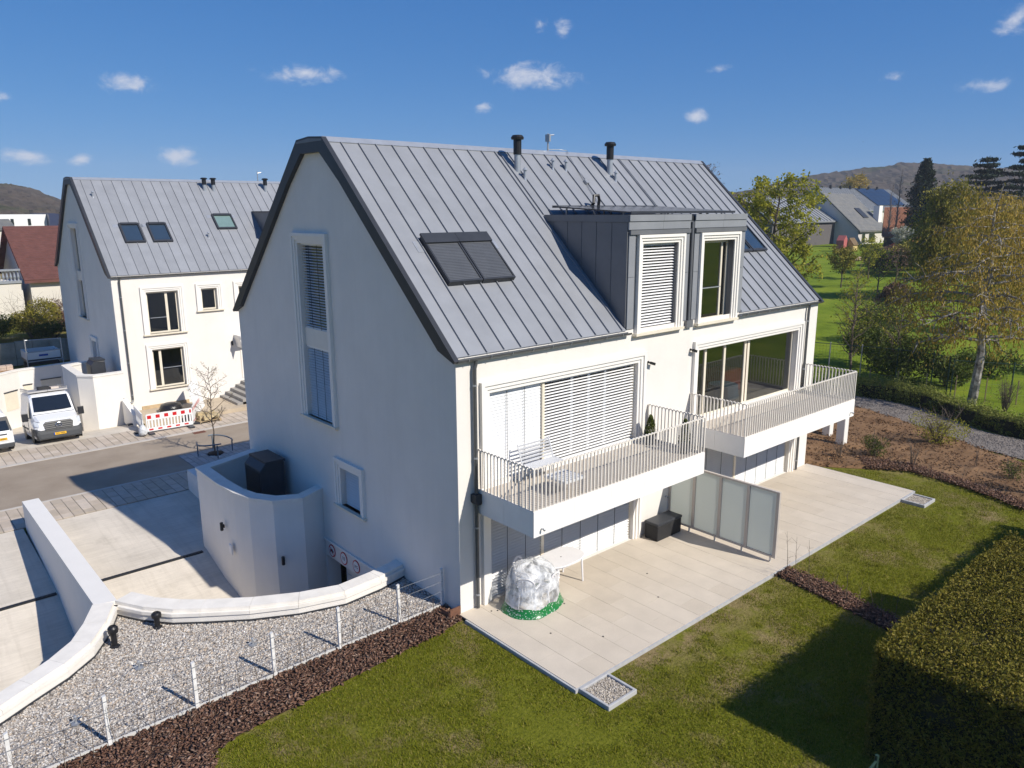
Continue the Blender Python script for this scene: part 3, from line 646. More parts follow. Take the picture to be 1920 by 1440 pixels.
# scattered pieces as one mesh
def scatter_pieces(name, pts, size, m, flat=.6, elong=1.0, kind='stuff', parent=None, lift=.3):
    n = len(pts); pts = np.array(pts)
    base = np.array([(1,0,0),(-1,0,0),(0,1,0),(0,-1,0),(0,0,1),(0,0,-1)], float)
    F = np.array([(0,2,4),(2,1,4),(1,3,4),(3,0,4),(2,0,5),(1,2,5),(3,1,5),(0,3,5)])
    s = size*rng.uniform(.6,1.35,(n,1)); sc = np.concatenate([s*elong*rng.uniform(.8,1.3,(n,1)), s*rng.uniform(.6,1,(n,1)), s*flat*rng.uniform(.6,1.2,(n,1))], 1)
    V = base[None]*sc[:,None,:] + rng.normal(0,.12,(n,6,3))*s[:,None,:]*np.array([1,1,.4])
    a = rng.uniform(0,2*np.pi,n); tl = rng.normal(0,.35,n)
    ca, sa, ct, st = np.cos(a)[:,None], np.sin(a)[:,None], np.cos(tl)[:,None], np.sin(tl)[:,None]
    x, y, z = V[...,0], V[...,1], V[...,2]
    x, z = x*ct - z*st, x*st + z*ct
    W = np.stack([x*ca - y*sa, x*sa + y*ca, z], -1) + pts[:,None,:]
    W[...,2] += (size*flat*lift)
    me = bpy.data.meshes.new(name); nv = n*6; nf = n*8
    me.vertices.add(nv); me.vertices.foreach_set('co', W.reshape(-1))
    idx = (F[None]+np.arange(n)[:,None,None]*6).reshape(-1)
    me.loops.add(nf*3); me.loops.foreach_set('vertex_index', idx.astype(np.int32)); me.polygons.add(nf)
    me.polygons.foreach_set('loop_start', np.arange(0,nf*3,3,dtype=np.int32)); me.polygons.foreach_set('loop_total', np.full(nf,3,dtype=np.int32))
    me.update(calc_edges=True); me.materials.append(m); o = obj(name, me, None, parent); o['kind'] = kind; return o
def in_poly(x, y, P):
    c = np.zeros(np.shape(x), bool); j = len(P)-1
    for i in range(len(P)):
        yi, yj, xi, xj = P[i][1], P[j][1], P[i][0], P[j][0]
        with np.errstate(divide='ignore', invalid='ignore'):
            c ^= ((yi > y) != (yj > y)) & (x < (xj-xi)*(y-yi)/(yj-yi+1e-12)+xi)
        j = i
    return c
def rand_in(P, n):
    P = np.array(P); lo, hi = P.min(0), P.max(0); out = np.zeros((0,2))
    while len(out) < n:
        q = rng.uniform(lo, hi, (n*2,2)); out = np.vstack([out, q[in_poly(q[:,0],q[:,1],P)]])
    return out[:n]
gravel_m = mat('roof_gravel', (1,1,1), .8, .25, 30, island=[(.22,.19,.17),(.68,.63,.57),(.42,.37,.32),(.80,.76,.70),(.30,.28,.27),(.62,.50,.38),(.13,.12,.115),(.72,.69,.66)])
pebble_m = mat('drain_pebbles', (1,1,1), .8, .2, 30, island=[(.42,.36,.29),(.60,.54,.45),(.33,.28,.23),(.55,.50,.44),(.66,.60,.52)])
mulch_m = mat('bark_mulch', (1,1,1), .9, .3, 20, island=[(.085,.038,.022),(.21,.105,.065),(.125,.06,.037),(.31,.18,.12),(.16,.08,.05),(.06,.03,.018),(.42,.28,.20)])
# drain beds at terrace corners
for i, (x0, x1, y0, y1) in enumerate(((-.03,.83,-4.80,-3.985), (15.58,16.48,-4.74,-3.985))):
    t_ = thing('drain_bed', ('square gravel drain bed in concrete edging at the terrace corner beside the open lawn','square gravel drain bed in concrete edging at the terrace corner beside the bare soil')[i], 'drain bed', ((x0+x1)/2,(y0+y1)/2,-.09))
    cx, cy = (x0+x1)/2, (y0+y1)/2; hx, hy = (x1-x0)/2, (y1-y0)/2
    for a, b, c, d in ((-hx,hx,-hy,-hy+.06),(-hx,hx,hy-.06,hy),(-hx,-hx+.06,-hy+.06,hy-.06),(hx-.06,hx,-hy+.06,hy-.06)):
        m = MB(); m.box(a,b,c,d,-.12,.10); bevel(obj('edging_kerb', m, edge_m, t_), .008, 1)
    m = MB(); m.box(-hx+.06,hx-.06,-hy+.06,hy-.06,-.1,.045); obj('gravel_bed', m, mat('pebble_base', (.3,.26,.21), .9, .2, 40), t_)
    q = rng.uniform([-hx+.075,-hy+.075],[hx-.075,hy-.075],(900,2)); scatter_pieces('pebbles', np.c_[q, np.full(900,.05)], .019, pebble_m, .7, 1.2, parent=t_)
# gravel roof of the sunk garage
GZ = .0
arcR_g = [(0.0,2.50),(-.85,2.30),(-1.9,2.22),(-2.96,2.55),(-3.95,3.08),(-4.88,3.75),(-5.38,4.15),(-5.86,4.74),(-6.28,5.50)]
arcR_d = [(0.0,2.88),(-.9,2.70),(-1.85,2.62),(-2.75,2.93),(-3.7,3.45),(-4.60,4.10),(-5.05,4.50),(-5.48,5.02),(-5.85,5.72)]
arcL_g = [(-6.32,5.46),(-6.71,4.61),(-7.19,3.87),(-7.80,3.35),(-8.45,2.97),(-9.05,2.60),(-9.9,2.2),(-11.0,1.8)]
arcL_d = [(-6.74,5.66),(-7.12,4.85),(-7.50,4.22),(-8.02,3.74),(-8.62,3.33),(-9.20,2.97),(-10.05,2.57),(-11.1,2.18)]
gp = [(-.001,.64)] + arcR_g + arcL_g + [(-11.0,.64)]
garage_roof = thing('garage_roof', 'flat gravelled roof of the sunk garage with curved white coping', 'garage roof', (-4,2,GZ))
def wpar(o, p):  # keep world coordinates under a moved empty
    o.parent = p; o.matrix_parent_inverse = Matrix.Translation(-Vector(p.location)); return o
m = MB(); m.quad(*[(x,y,GZ) for x, y in gp]); wpar(obj('gravel_base', m, mat('gravel_under', (.36,.33,.30), .95, .25, 25, .6, 60)), garage_roof)
q = rand_in(gp, 26000); q = q[np.hypot(q[:,0]+10.13, q[:,1]+13.45) < 40]
# light edge profile, upstand strips
m = MB(); m.box(-11,-.001,.60,.635,-.35,.035); wpar(obj('edge_profile', m, mat('light_edge', (.6,.58,.54), .6)), garage_roof)
wpar(scatter_pieces('gravel', np.c_[q, np.full(len(q), GZ)], .029, gravel_m, .65, 1.2), garage_roof)
def coping(parent, A, B, z0, z1, m_, name='coping_stone', local=False, lip=None):
    out = []
    for i in range(len(A)-1):
        m = MB(); p = [A[i], A[i+1], B[i+1], B[i]]
        # shrink a hair for the joint
        c = np.mean(p, 0); p = [tuple(np.array(k) + (c-np.array(k))*.006) for k in p]
        m.prism(p, lambda u,v,w:(u,v,w), z0, z1); o = obj(name, m, m_)
        if local: o.parent = parent
        else: wpar(o, parent)
        out.append(o)
    return out
def off_line(A, B, k): return [tuple(np.array(a)+(np.array(b)-np.array(a))*k) for a, b in zip(A, B)]
for A, B in ((arcR_g, arcR_d), (arcL_g, arcL_d)):
    coping(garage_roof, A, B, .30, .38, coping_m)
    coping(garage_roof, off_line(A,B,-.18), off_line(A,B,.25), .215, .295, coping_m, 'coping_ledge')
    m = MB()
    for i in range(len(A)-1):
        a0, a1 = off_line(A,B,-.10)[i:i+2]; b0, b1 = off_line(A,B,.9)[i:i+2]
        m.quad((*a0,-.3),(*a1,-.3),(*a1,.21),(*a0,.21)); m.quad((*b0,-3.5),(*b1,-3.5),(*b1,.31),(*b0,.31))
    wpar(obj('upstand', m, [stucco]), garage_roof)
    m = MB()
    for i in range(len(A)-1):
        a0, a1 = off_line(A,B,-.13)[i:i+2]; m.quad((*a0,-.2),(*a1,-.2),(*a1,.07),(*a0,.07))
    wpar(obj('bitumen_strip', m, anth), garage_roof)
def roof_cowl(x, y, h, label):
    t_ = thing('vent_cowl', label, 'vent', (x,y,GZ), group='black vent cowls on the gravel roof')
    m = MB(); m.lathe([(.11,0),(.11,.02),(.063,.05),(.063,h*.7)], (0,0,0), 16); obj('pipe', m, black, t_)
    m = MB(); m.lathe([(.07,h*.66),(.105,h*.68),(.112,h*.8),(.108,h*.9),(.08,h*.97),(.06,h),(.048,h*.93)], (0,0,0), 18); obj('cap', m, black, t_)
roof_cowl(-6.70, 4.03, .52, 'taller black vent cowl on the gravel nearest the dividing wall'); roof_cowl(-5.72, 4.24, .40, 'shorter black vent cowl on the gravel under the curved coping')
for k, (x, y) in enumerate(((-4.36,2.0),(-6.55,2.75),(-8.0,1.62))):
    m = MB(); m.lathe([(.09,0),(.09,.015),(.02,.03),(.02,.14),(.035,.15),(.02,.18)], (0,0,0), 8); m.tube([(-.12,0,.06),(.12,.02,.10)], .012, 5)
    tag(obj('anchor_eye', m, galv, loc=(x,y,GZ+.02)), 'small metal safety anchor standing in the roof gravel', 'roof anchor', 'safety anchors on the gravel roof')
m = MB(); m.tube([(-8.0,1.62,GZ+.16),(-6.55,2.75,GZ+.16),(-5.4,2.4,GZ+.03)], .006, 4); tag(obj('safety_line', m, galv), 'thin safety wire strung between anchors above the gravel', 'wire')
# dividing wall, driveways, channels
dw = MB(); dw.add([(-6.72,5.62,-3.5),(-6.24,5.5,-3.5),(-6.02,16.4,-1.6),(-6.52,16.4,-1.6),(-6.72,5.62,.378),(-6.24,5.5,.378),(-6.02,16.4,-.22),(-6.52,16.4,-.22)], [(4,5,6,7),(0,1,5,4),(1,2,6,5),(2,3,7,6),(3,0,4,7)])
tag(obj('dividing_wall', dw, stucco_trim), 'straight white wall sloping down between the two concrete driveways', 'wall')
def dz(y): return np.interp(y, [4.2,5.6,8.7,11.2,16.5,17], [-3.15,-3.0,-2.18,-1.53,-1.215,-1.2])
def drive_mat():
    if 'drive_concrete' in MATS: return MATS['drive_concrete']
    m = mat('drive_concrete', (.62,.56,.475), .88, .10, .8, .35, 70); N = m.node_tree.nodes; L = m.node_tree.links; b = N['Principled BSDF']; src = b.inputs['Base Color'].links[0].from_socket
    geo = [n for n in N if n.type == 'NEW_GEOMETRY'][0]
    def layer(src, scale, mp_s, lo, pos, w=None):
        mp = N.new('ShaderNodeMapping'); mp.inputs['Scale'].default_value = mp_s; L.new(geo.outputs['Position'], mp.inputs[0])
        n = N.new('ShaderNodeTexNoise'); n.inputs['Scale'].default_value = scale; n.inputs['Detail'].default_value = 8; n.inputs['Roughness'].default_value = .7; L.new(mp.outputs[0], n.inputs['Vector'])
        r = N.new('ShaderNodeValToRGB'); L.new(n.outputs[0], r.inputs[0]); r.color_ramp.elements[0].position, r.color_ramp.elements[1].position = pos; r.color_ramp.elements[0].color = (*lo,1); r.color_ramp.elements[1].color = (1,1,1,1)
        q = N.new('ShaderNodeMixRGB'); q.blend_type = 'MULTIPLY'; q.inputs[0].default_value = 1; L.new(src, q.inputs[1]); L.new(r.outputs[0], q.inputs[2]); return q.outputs[0]
    s1 = layer(src, 3.0, (.35,5.0,1), (.87,.865,.855), (.34,.60))       # broom finish across the slope
    s2 = layer(s1, .9, (1,1,1), (.82,.81,.79), (.28,.42))            # damp stains
    s3 = layer(s2, 1.4, (4.5,.12,1), (.92,.915,.91), (.36,.50))       # tyre tracks along the drive
    L.new(s3, b.inputs['Base Color']); return m
def drive(name, x0, x1, ys, zf, z_off=0.0):
    m = MB()
    for a, b in zip(ys[:-1], ys[1:]): m.quad((x0,a,zf(a)),(x1,a,zf(a)),(x1,b,zf(b)),(x0,b,zf(b)))
    return struct(name, m, drive_mat())
ys_ = [2.2,4.2,5.6,7,8.7,10,11.0,11.2,13,14.5,16.45]
drive('driveway', -6.2, .36, ys_, dz); drive('driveway', -14, -6.6, ys_, dz)
for (a, b) in ((-6.05,-2.35), (-14,-6.66)):
    m = MB(); m.box(a,b,11.06,11.20,-1.60,-1.528)
    ch = tag(obj('drain_channel', m, blackm), 'black slot drain across the driveway below the curved wall' if a > -10 else 'black slot drain across the driveway beyond the dividing wall', 'drain', 'driveway drains')
    n_ = int((b-a)/.11); gm = MB(); gm.box(0,.055,11.075,11.185,-1.5275,-1.52); gme = gm.mesh('grate_bar', black)
    for k in range(n_): obj('grate_bar', gme, None, ch, loc=(a+.03+k*.11,0,0))
# curved bin-store wall
cw_o = [(-.002,6.88),(-.83,6.50),(-1.60,6.88),(-2.04,7.62),(-2.20,8.35),(-2.26,9.6),(-2.22,11.46),(-1.06,11.78),(-.002,12.16)]
cw_i = [(-.002,7.24),(-.78,6.90),(-1.33,7.22),(-1.68,7.82),(-1.82,8.45),(-1.87,9.6),(-1.84,11.14),(-1.0,11.40),(-.002,11.76)]
bw = thing('bin_store_wall', 'curved white wall with grey coping around the bin store at the gable', 'wall', (-1.2,9,-1.6))
for i in range(len(cw_o)-1):
    m = MB(); m.prism([off_line(cw_o,cw_i,.08)[i], off_line(cw_o,cw_i,.08)[i+1], off_line(cw_o,cw_i,.9)[i+1], off_line(cw_o,cw_i,.9)[i]], lambda u,v,w:(u,v,w), -3.5, 1.20)
    wpar(obj('wall_face', m, stucco), bw)
coping(bw, cw_o, cw_i, 1.201, 1.30, coping_m)
m = MB(); m.quad(*[(x,y,.15) for x, y in off_line(cw_o,cw_i,.85)]); wpar(obj('store_floor', m, concrete), bw)
def wall_lamp(x, y, z, nx, ny, label, parent=None):
    t_ = thing('wall_lamp', label, 'wall lamp', (x,y,z), math.atan2(ny,nx))
    m = MB(); m.box(.0,.04,-.035,.035,-.05,.05); obj('bracket', m, blackm, t_)
    m = MB(); m.lathe([(.045,-.13),(.05,-.12),(.05,.12),(.045,.13)], (.085,0,0), 12); obj('lamp_body', m, black, t_)
wall_lamp(-2.265, 9.1, .0, -1, 0, 'black cylinder wall lamp on the curved wall above the small white socket'); wall_lamp(-1.42, 6.80, -.58, -.6, -.8, 'black cylinder wall lamp low on the curved wall near the garage entrance')
m = MB(); m.box(-2.30,-2.262,8.55,8.78,-.78,-.48); m.box(-2.31,-2.29,8.59,8.74,-.74,-.52); tag(obj('wall_socket', m, white), 'flat white socket box on the curved wall under the lamp', 'socket')
# heat pump in the store
def heat_pump(x, y, z, label, h=1.5, sc=1.0):
    t_ = thing('heat_pump', label, 'heat pump', (x,y,z))
    m = MB(); m.prism([(-.42,0),(.40,0),(.40,h*.97),(-.22,h),(-.42,h*.86)], lambda u,v,w:(u*sc,w,v), -.62*sc, .62*sc); bevel(obj('casing', m, anth, t_), .03, 2)
    m = MB(); m.prism([(-.435,.08),(-.425,.08),(-.425,h*.80),(-.435,h*.80)], lambda u,v,w:(u*sc,w,v), -.55*sc, .55*sc); obj('front_panel', m, black, t_)
    m = MB(); m.box(-.24*sc,.42*sc,-.64*sc,.64*sc,h*.985,h*1.03); obj('top_cover', m, anth, t_)
heat_pump(-.62, 9.6, .151, 'black angular heat pump casing inside the curved wall of the large house', 1.58)
# low wall by the back corner
m = MB(); m.box(-.95,-.62,12.35,16.45,-1.6,-.38); tag(obj('low_wall', m, coping_m), 'short pale wall end standing beside the pavement behind the curved wall', 'wall')
# ------------------------------------------------------------------ signs on the lintel
def text_mesh(par, cu, loc, rot, m_):     # lettering as a real mesh
    tmp = bpy.data.objects.new('tmp', cu); COL.objects.link(tmp); bpy.context.view_layer.update()
    me = bpy.data.meshes.new_from_object(tmp.evaluated_get(bpy.context.evaluated_depsgraph_get())); bpy.data.objects.remove(tmp)
    me.materials.clear(); me.materials.append(m_); o = obj('lettering', me, None, par, loc=loc); o.rotation_euler = rot; return o
def round_sign(y, text, label, slash=False):
    t_ = thing('round_sign', label, 'sign', (-.012,y,-.62))
    m = MB(); m.lathe([(.20,-.006),(.20,.006)], (0,0,0), 28, 'x'); obj('red_ring', m, mat('sign_red', (.45,.02,.03), .5), t_)
    m = MB(); m.lathe([(.165,-.010),(.165,-.0062)], (0,0,0), 28, 'x'); obj('white_disc', m, mat('sign_white', (.75,.75,.75), .5), t_)
    if text:
        cu = bpy.data.curves.new('lettering', 'FONT'); cu.body = text; cu.size = .17 if len(text) < 3 else .13; cu.align_x = 'CENTER'; cu.align_y = 'CENTER'; cu.extrude = .001
        text_mesh(t_, cu, (-.0125,0,0), (math.pi/2,0,-math.pi/2), black)
    else:
        m = MB(); m.box(-.014,-.0105,-.11,.11,-.03,.02); m.box(-.014,-.0105,-.06,.05,.021,.06); m.obox((-.0125,.07,-.05),(.0015,0,0),(0,.02,0),(0,0,.02)); m.obox((-.0125,-.07,-.05),(.0015,0,0),(0,.02,0),(0,0,.02)); obj('lorry_symbol', m, black, t_)
    if slash: m = MB(); m.obox((-.0165,0,0),(.0015,0,0),(0,.115,.115),(0,-.010,.010)); obj('red_bar', m, MATS['sign_red'], t_)
round_sign(6.46, '', 'round red ringed sign with a vehicle symbol above the garage entrance', True)
round_sign(5.74, '10', 'round red ringed sign reading 10 above the garage entrance')
round_sign(5.01, 'LPG', 'round red ringed sign reading LPG above the garage entrance')
# ------------------------------------------------------------------ fence on the gravel edge, mulch bed
post_m = mat('flaked_white_post', (.78,.77,.75), .6, .06, 9, col2=(.62,.60,.57))
fence = thing('wire_fence', 'low fence of white posts and wires along the gravel roof edge', 'fence', (-4.5,.6,0))
px_ = [-.10,-1.36,-2.93,-4.47,-6.08,-7.66,-9.17]
for x in px_:
    m = MB(); m.add([(x-.035,.595-.02,-.25),(x+.035,.575,-.25),(x+.035,.64,-.25),(x-.035,.64,-.25),(x-.03,.60,.97),(x+.03,.60,.99),(x+.03,.66,.99),(x-.03,.66,.97)], [(0,3,2,1),(4,5,6,7),(0,1,5,4),(1,2,6,5),(2,3,7,6),(3,0,4,7)]); wpar(obj('post', m, post_m), fence)
for z in (.12,.40,.66,.90):
    m = MB(); m.tube([(-10.8,.575,z)] + [(x,.57,z+random.uniform(-.015,.015)) for x in reversed(px_)], .005, 4); wpar(obj('wire', m, galv), fence)
mulchP = [(-.02,.60),(-.02,.02),(-.13,-.15),(-.9,-.32),(-1.86,-.34),(-2.77,-.42),(-3.64,-.48),(-4.34,-.55),(-4.96,-.57),(-5.68,-.62),(-6.2,-.75),(-6.5,-1.3),(-6.9,-2.2),(-7.6,-2.1),(-7.3,-1.2),(-7.2,-.7),(-8.2,-.85),(-10.5,-.9),(-10.5,.60)]
mo, mi = sub_sheet('mulch_bed', mulchP, -.075, mat('mulch_soil', (.045,.024,.016), .95, .3, 12, .8, 40), .2, .05, 2.5)
q = rand_in(mulchP, 15000)+rng.normal(0,.04,(15000,2)); q[:,1] = np.minimum(q[:,1],.58); q[:,0] = np.minimum(q[:,0],-.03); tag(scatter_pieces('bark_mulch', np.c_[q, rng.uniform(-.06,.02,len(q))], .030, mulch_m, .16, 1.9), 'brown bark chips covering the bed beside the wire fence', 'bark mulch')
m = MB(); m.box(-.32,-.005,-.01,.02,-.15,.20); m.box(-.34,-.31,.02,.34,-.15,.12); tag(obj('bed_edging', m, mat('rust_board', (.16,.075,.045), .8, .2, 8)), 'rust brown board at the house corner holding back the mulch', 'edging')
mulch2 = [(7.62,-3.99),(8.25,-3.99),(8.25,-5.2),(7.95,-6.2),(7.72,-7.4),(7.6,-8.9),(7.0,-8.9),(7.02,-7.2),(7.3,-5.95),(7.5,-4.7)]
sub_sheet('mulch_bed', mulch2, -.075, MATS['mulch_soil'], .2, .04, 2.5)
q = rand_in(mulch2, 3500)+rng.normal(0,.04,(3500,2)); q[:,1] = np.minimum(q[:,1],-4.02); tag(scatter_pieces('bark_mulch', np.c_[q, rng.uniform(-.06,.02,len(q))], .028, mulch_m, .22, 1.5), 'bark chip strip running from the frosted screen across the lawn', 'bark mulch')
# ------------------------------------------------------------------ privacy screen
ps = thing('privacy_screen', 'frosted glass privacy screen in beige frame standing across the terrace', 'screen', (8.13,-1.8,0))
yp = [-.03,-.92,-1.82,-2.72,-3.62]; scr_m = mat('screen_frame', (.50,.45,.40), .5, .04, 5)
m = MB(); m.box(-.042,.042,-1.865,1.78,2.02,2.07); m.box(-.042,.042,-1.865,1.78,.14,.19); split_obj('rail', m, scr_m, ps)
for y in yp: 
    m = MB(); m.box(-.04,.04,y+1.8-.045,y+1.8+.045,.19,2.02); obj('post', m, scr_m, ps)
    if y < -.5: m = MB(); m.box(-.02,.02,y+1.8-.02+.12,y+1.8+.02+.12,.001,.15); obj('foot', m, beige_m, ps)
for a, b in zip(yp[1:], yp[:-1]):
    m = MB(); m.box(-.006,.006,a+1.8+.036,b+1.8-.036,.195,2.015); obj('frosted_pane', m, frost, ps)
# black storage box
t_ = thing('storage_box', 'black plastic storage box against the wall beside the frosted screen', 'storage box', (7.36,-.40,0))
m = MB(); m.box(-.57,.57,-.24,.24,.002,.46); bevel(obj('body', m, blackm, t_), .02, 2); m = MB(); m.box(-.59,.59,-.26,.26,.462,.55); bevel(obj('lid', m, anth, t_), .03, 2)
# ------------------------------------------------------------------ garden table, chairs under a cover
plast = mat('white_plastic', (.80,.79,.80), .35, .02, 3)
t_ = thing('garden_table', 'oval white plastic garden table beside the covered chairs', 'table', (2.92,-.50,0), math.radians(3))
def oval(a, b, p=2.6, n=36): return [(a*abs(math.cos(w))**(2/p)*(1 if math.cos(w) >= 0 else -1), b*abs(math.sin(w))**(2/p)*(1 if math.sin(w) >= 0 else -1)) for w in np.linspace(0,2*math.pi,n,endpoint=False)]
m = MB(); m.prism(oval(.70,.45), lambda u,v,w:(u,v,w), .69, .725); bevel(obj('table_top', m, plast, t_), .012, 2)
m = MB(); m.prism(oval(.64,.39), lambda u,v,w:(u,v,w), .64, .688); obj('apron', m, plast, t_)
for sx, sy in ((-1,-1),(1,-1),(1,1),(-1,1)): m = MB(); m.tube([(sx*.46,sy*.32,.65),(sx*.48,sy*.35,.002)], [.03,.022], 8); obj('leg', m, plast, t_)
m = MB(); m.lathe([(.02,.7255),(.02,.729)], (0,0,0), 10); obj('parasol_hole', m, blackm, t_)
def chair(x, y, z, rz, label, tip=0.0):
    t_ = thing('garden_chair', label, 'chair', (x,y,z), rz, group='white plastic garden chairs under the clear cover')
    if tip: t_.rotation_euler = (tip, 0, rz)
    m = MB(); m.prism(oval(.22,.21,4), lambda u,v,w:(u,v,w), .40, .425); obj('seat', m, plast, t_)
    def bk(u, v, w): return (u, .20+(v-.42)*.22+w, v)
    m = MB()
    for k in range(5): m.prism([(-.15+k*.075-.024,.46),(-.15+k*.075+.024,.46),(-.15+k*.075+.024,.82-.02*abs(k-2)),(-.15+k*.075-.024,.82-.02*abs(k-2))], bk, -.008, .008)
    ar = [(-.21,.42),(-.17,.42),(-.165,.76)] + [(.165*math.cos(a),.76+.10*math.sin(a)) for a in np.linspace(math.pi,0,9)[1:-1]] + [(.165,.76),(.17,.42),(.21,.42),(.215,.76)] + [(.215*math.cos(a),.76+.16*math.sin(a)) for a in np.linspace(0,math.pi,11)[1:-1]] + [(-.215,.76)]
    m.prism(ar, bk, -.012, .012); obj('backrest', m, plast, t_)
    for s in (-1,1):
        m = MB(); m.tube([(s*.22,.27,.66),(s*.25,.05,.66),(s*.25,-.16,.645),(s*.24,-.21,.58)], .026, 6); obj('armrest', m, plast, t_)
        m = MB(); m.tube([(s*.24,-.21,.60),(s*.23,-.21,.40),(s*.24,-.24,.0)], [.026,.03,.022], 6); obj('leg', m, plast, t_)
        m = MB(); m.tube([(s*.20,.20,.42),(s*.22,.27,.0)], [.03,.022], 6); obj('leg', m, plast, t_)
chair(1.72,-.50,.0, math.radians(16), 'lowest white plastic chair of the nested pair under the clear cover')
chair(1.72,-.50,.13, math.radians(16), 'upper white plastic chair with tall slatted back standing above its nested twin')
chair(1.42,-.92,.0, math.radians(122), 'white plastic chair turned with its back to the near terrace edge under the cover')
chair(1.86,-1.02,.02, math.radians(194), 'white plastic chair turned with its back to the lawn under the cover')
def cover_mat():
    m = bpy.data.materials.new('clear_film'); m.use_nodes = True; N = m.node_tree.nodes; L = m.node_tree.links; N.remove(N['Principled BSDF'])
    geo = N.new('ShaderNodeNewGeometry'); tr = N.new('ShaderNodeBsdfTransparent'); tr.inputs[0].default_value = (.95,.96,.97,1); df = N.new('ShaderNodeBsdfPrincipled'); df.inputs['Base Color'].default_value = (.8,.82,.84,1); df.inputs['Roughness'].default_value = .2
    nz = N.new('ShaderNodeTexNoise'); nz.inputs['Scale'].default_value = 5; nz.inputs['Detail'].default_value = 4; L.new(geo.outputs['Position'], nz.inputs['Vector'])
    r = N.new('ShaderNodeValToRGB'); L.new(nz.outputs[0], r.inputs[0]); r.color_ramp.elements[0].position = .42; r.color_ramp.elements[0].color = (.26,.26,.26,1); r.color_ramp.elements[1].position = .64; r.color_ramp.elements[1].color = (.78,.78,.78,1)
    bp = N.new('ShaderNodeBump'); bp.inputs['Strength'].default_value = .25; bp.inputs['Distance'].default_value = .03; L.new(nz.outputs[0], bp.inputs['Height']); L.new(bp.outputs[0], df.inputs['Normal'])
    mx = N.new('ShaderNodeMixShader'); L.new(r.outputs[0], mx.inputs[0]); L.new(tr.outputs[0], mx.inputs[1]); L.new(df.outputs[0], mx.inputs[2]); L.new(mx.outputs[0], N['Material Output'].inputs[0]); return m
def skirt_mat():
    m = bpy.data.materials.new('green_flower_print'); m.use_nodes = True; N = m.node_tree.nodes; L = m.node_tree.links; b = N['Principled BSDF']; b.inputs['Roughness'].default_value = .3
    geo = N.new('ShaderNodeNewGeometry'); v = N.new('ShaderNodeTexVoronoi'); v.inputs['Scale'].default_value = 22; L.new(geo.outputs['Position'], v.inputs['Vector'])
    r = N.new('ShaderNodeValToRGB'); L.new(v.outputs['Distance'], r.inputs[0]); r.color_ramp.elements[0].position = .22; r.color_ramp.elements[0].color = (.75,.78,.76,1); r.color_ramp.elements[1].position = .34; r.color_ramp.elements[1].color = (.012,.22,.05,1)
    nz = N.new('ShaderNodeTexNoise'); nz.inputs['Scale'].default_value = 40; L.new(geo.outputs['Position'], nz.inputs['Vector']); mx = N.new('ShaderNodeMixRGB'); mx.blend_type = 'MULTIPLY'; mx.inputs[0].default_value = .6; L.new(r.outputs[0], mx.inputs[1]); L.new(nz.outputs[0], mx.inputs[2])
    L.new(mx.outputs[0], b.inputs['Base Color']); return m
t_ = thing('chair_cover', 'clear plastic cover with green flower printed hem draped over stacked garden chairs', 'cover', (1.66,-.78,0))
def cov(zr, name, m_, wob):
    m = MB(); n = 40; V = []
    for (r, z) in zr:
        for k in range(n):
            a = 2*math.pi*k/n; w = 1 + wob*(math.sin(a*5+z*3)*.5+math.sin(a*9+1.3-z*5)*.35) + (.10*math.sin(a*2+.8) if z < .5 else 0)
            V.append((r*w*math.cos(a), r*w*math.sin(a)*.9, z + (.03*math.sin(a*7)*(1 if z > .1 else 0))))
    F = [(i*n+j, i*n+(j+1)%n, (i+1)*n+(j+1)%n, (i+1)*n+j) for i in range(len(zr)-1) for j in range(n)]
    if zr[-1][0] < .2: F.append(tuple((len(zr)-1)*n+j for j in range(n)))
    m.add(V, F); return obj(name, m, m_, t_, smooth=True)
cov([(.74,.20),(.72,.40),(.69,.58),(.64,.78),(.56,.92),(.44,1.03),(.27,1.10),(.09,1.13)], 'clear_film', cover_mat(), .05)
cov([(.84,.004),(.82,.02),(.795,.06),(.765,.13),(.745,.18),(.74,.20)], 'printed_hem', skirt_mat(), .05)
# ------------------------------------------------------------------ balcony furniture
t_ = thing('bench', 'pale slatted metal bench on the balcony in front of the closed blind', 'bench', (2.30,-.45,3.006))
gr_p = mat('bench_grey', (.60,.61,.63), .45, .04, 6)
for k in range(6):
    m = MB(); m.obox((0,.20+k*.028,.50+k*.075),(.52,0,0),(0,.006,.0022),(0,-.009,.024)); obj('back_slat', m, gr_p, t_)
for k in range(6): m = MB(); m.box(-.52,.52,-.26+k*.075,-.20+k*.075,.42,.44); obj('seat_slat', m, gr_p, t_)
for s in (-1,1):
    m = MB(); m.tube([(s*.53,.36,.93),(s*.53,.18,.44),(s*.53,.24,0)], .018, 5); m.tube([(s*.53,.2,.43),(s*.53,-.27,.43),(s*.53,-.27,0)], .018, 5); obj('leg', m, gr_p, t_)
t_ = thing('side_table', 'low pale slatted table on the balcony beside the bench', 'table', (2.05,-1.45,3.006))
for k in range(8): m = MB(); m.box(-.32,.32,-.32+k*.08,-.26+k*.08,.40,.42); obj('top_slat', m, gr_p, t_)
m = MB(); m.box(-.33,.33,-.34,-.322,.36,.42); m.box(-.33,.33,.322,.34,.36,.42); m.box(-.345,-.331,-.34,.34,.36,.42); m.box(.331,.345,-.34,.34,.36,.42); obj('rim', m, gr_p, t_)
for sx, sy in ((-1,-1),(1,-1),(1,1),(-1,1)): m = MB(); m.box(sx*.31-.018,sx*.31+.018,sy*.31-.018,sy*.31+.018,0,.36); obj('leg', m, gr_p, t_)
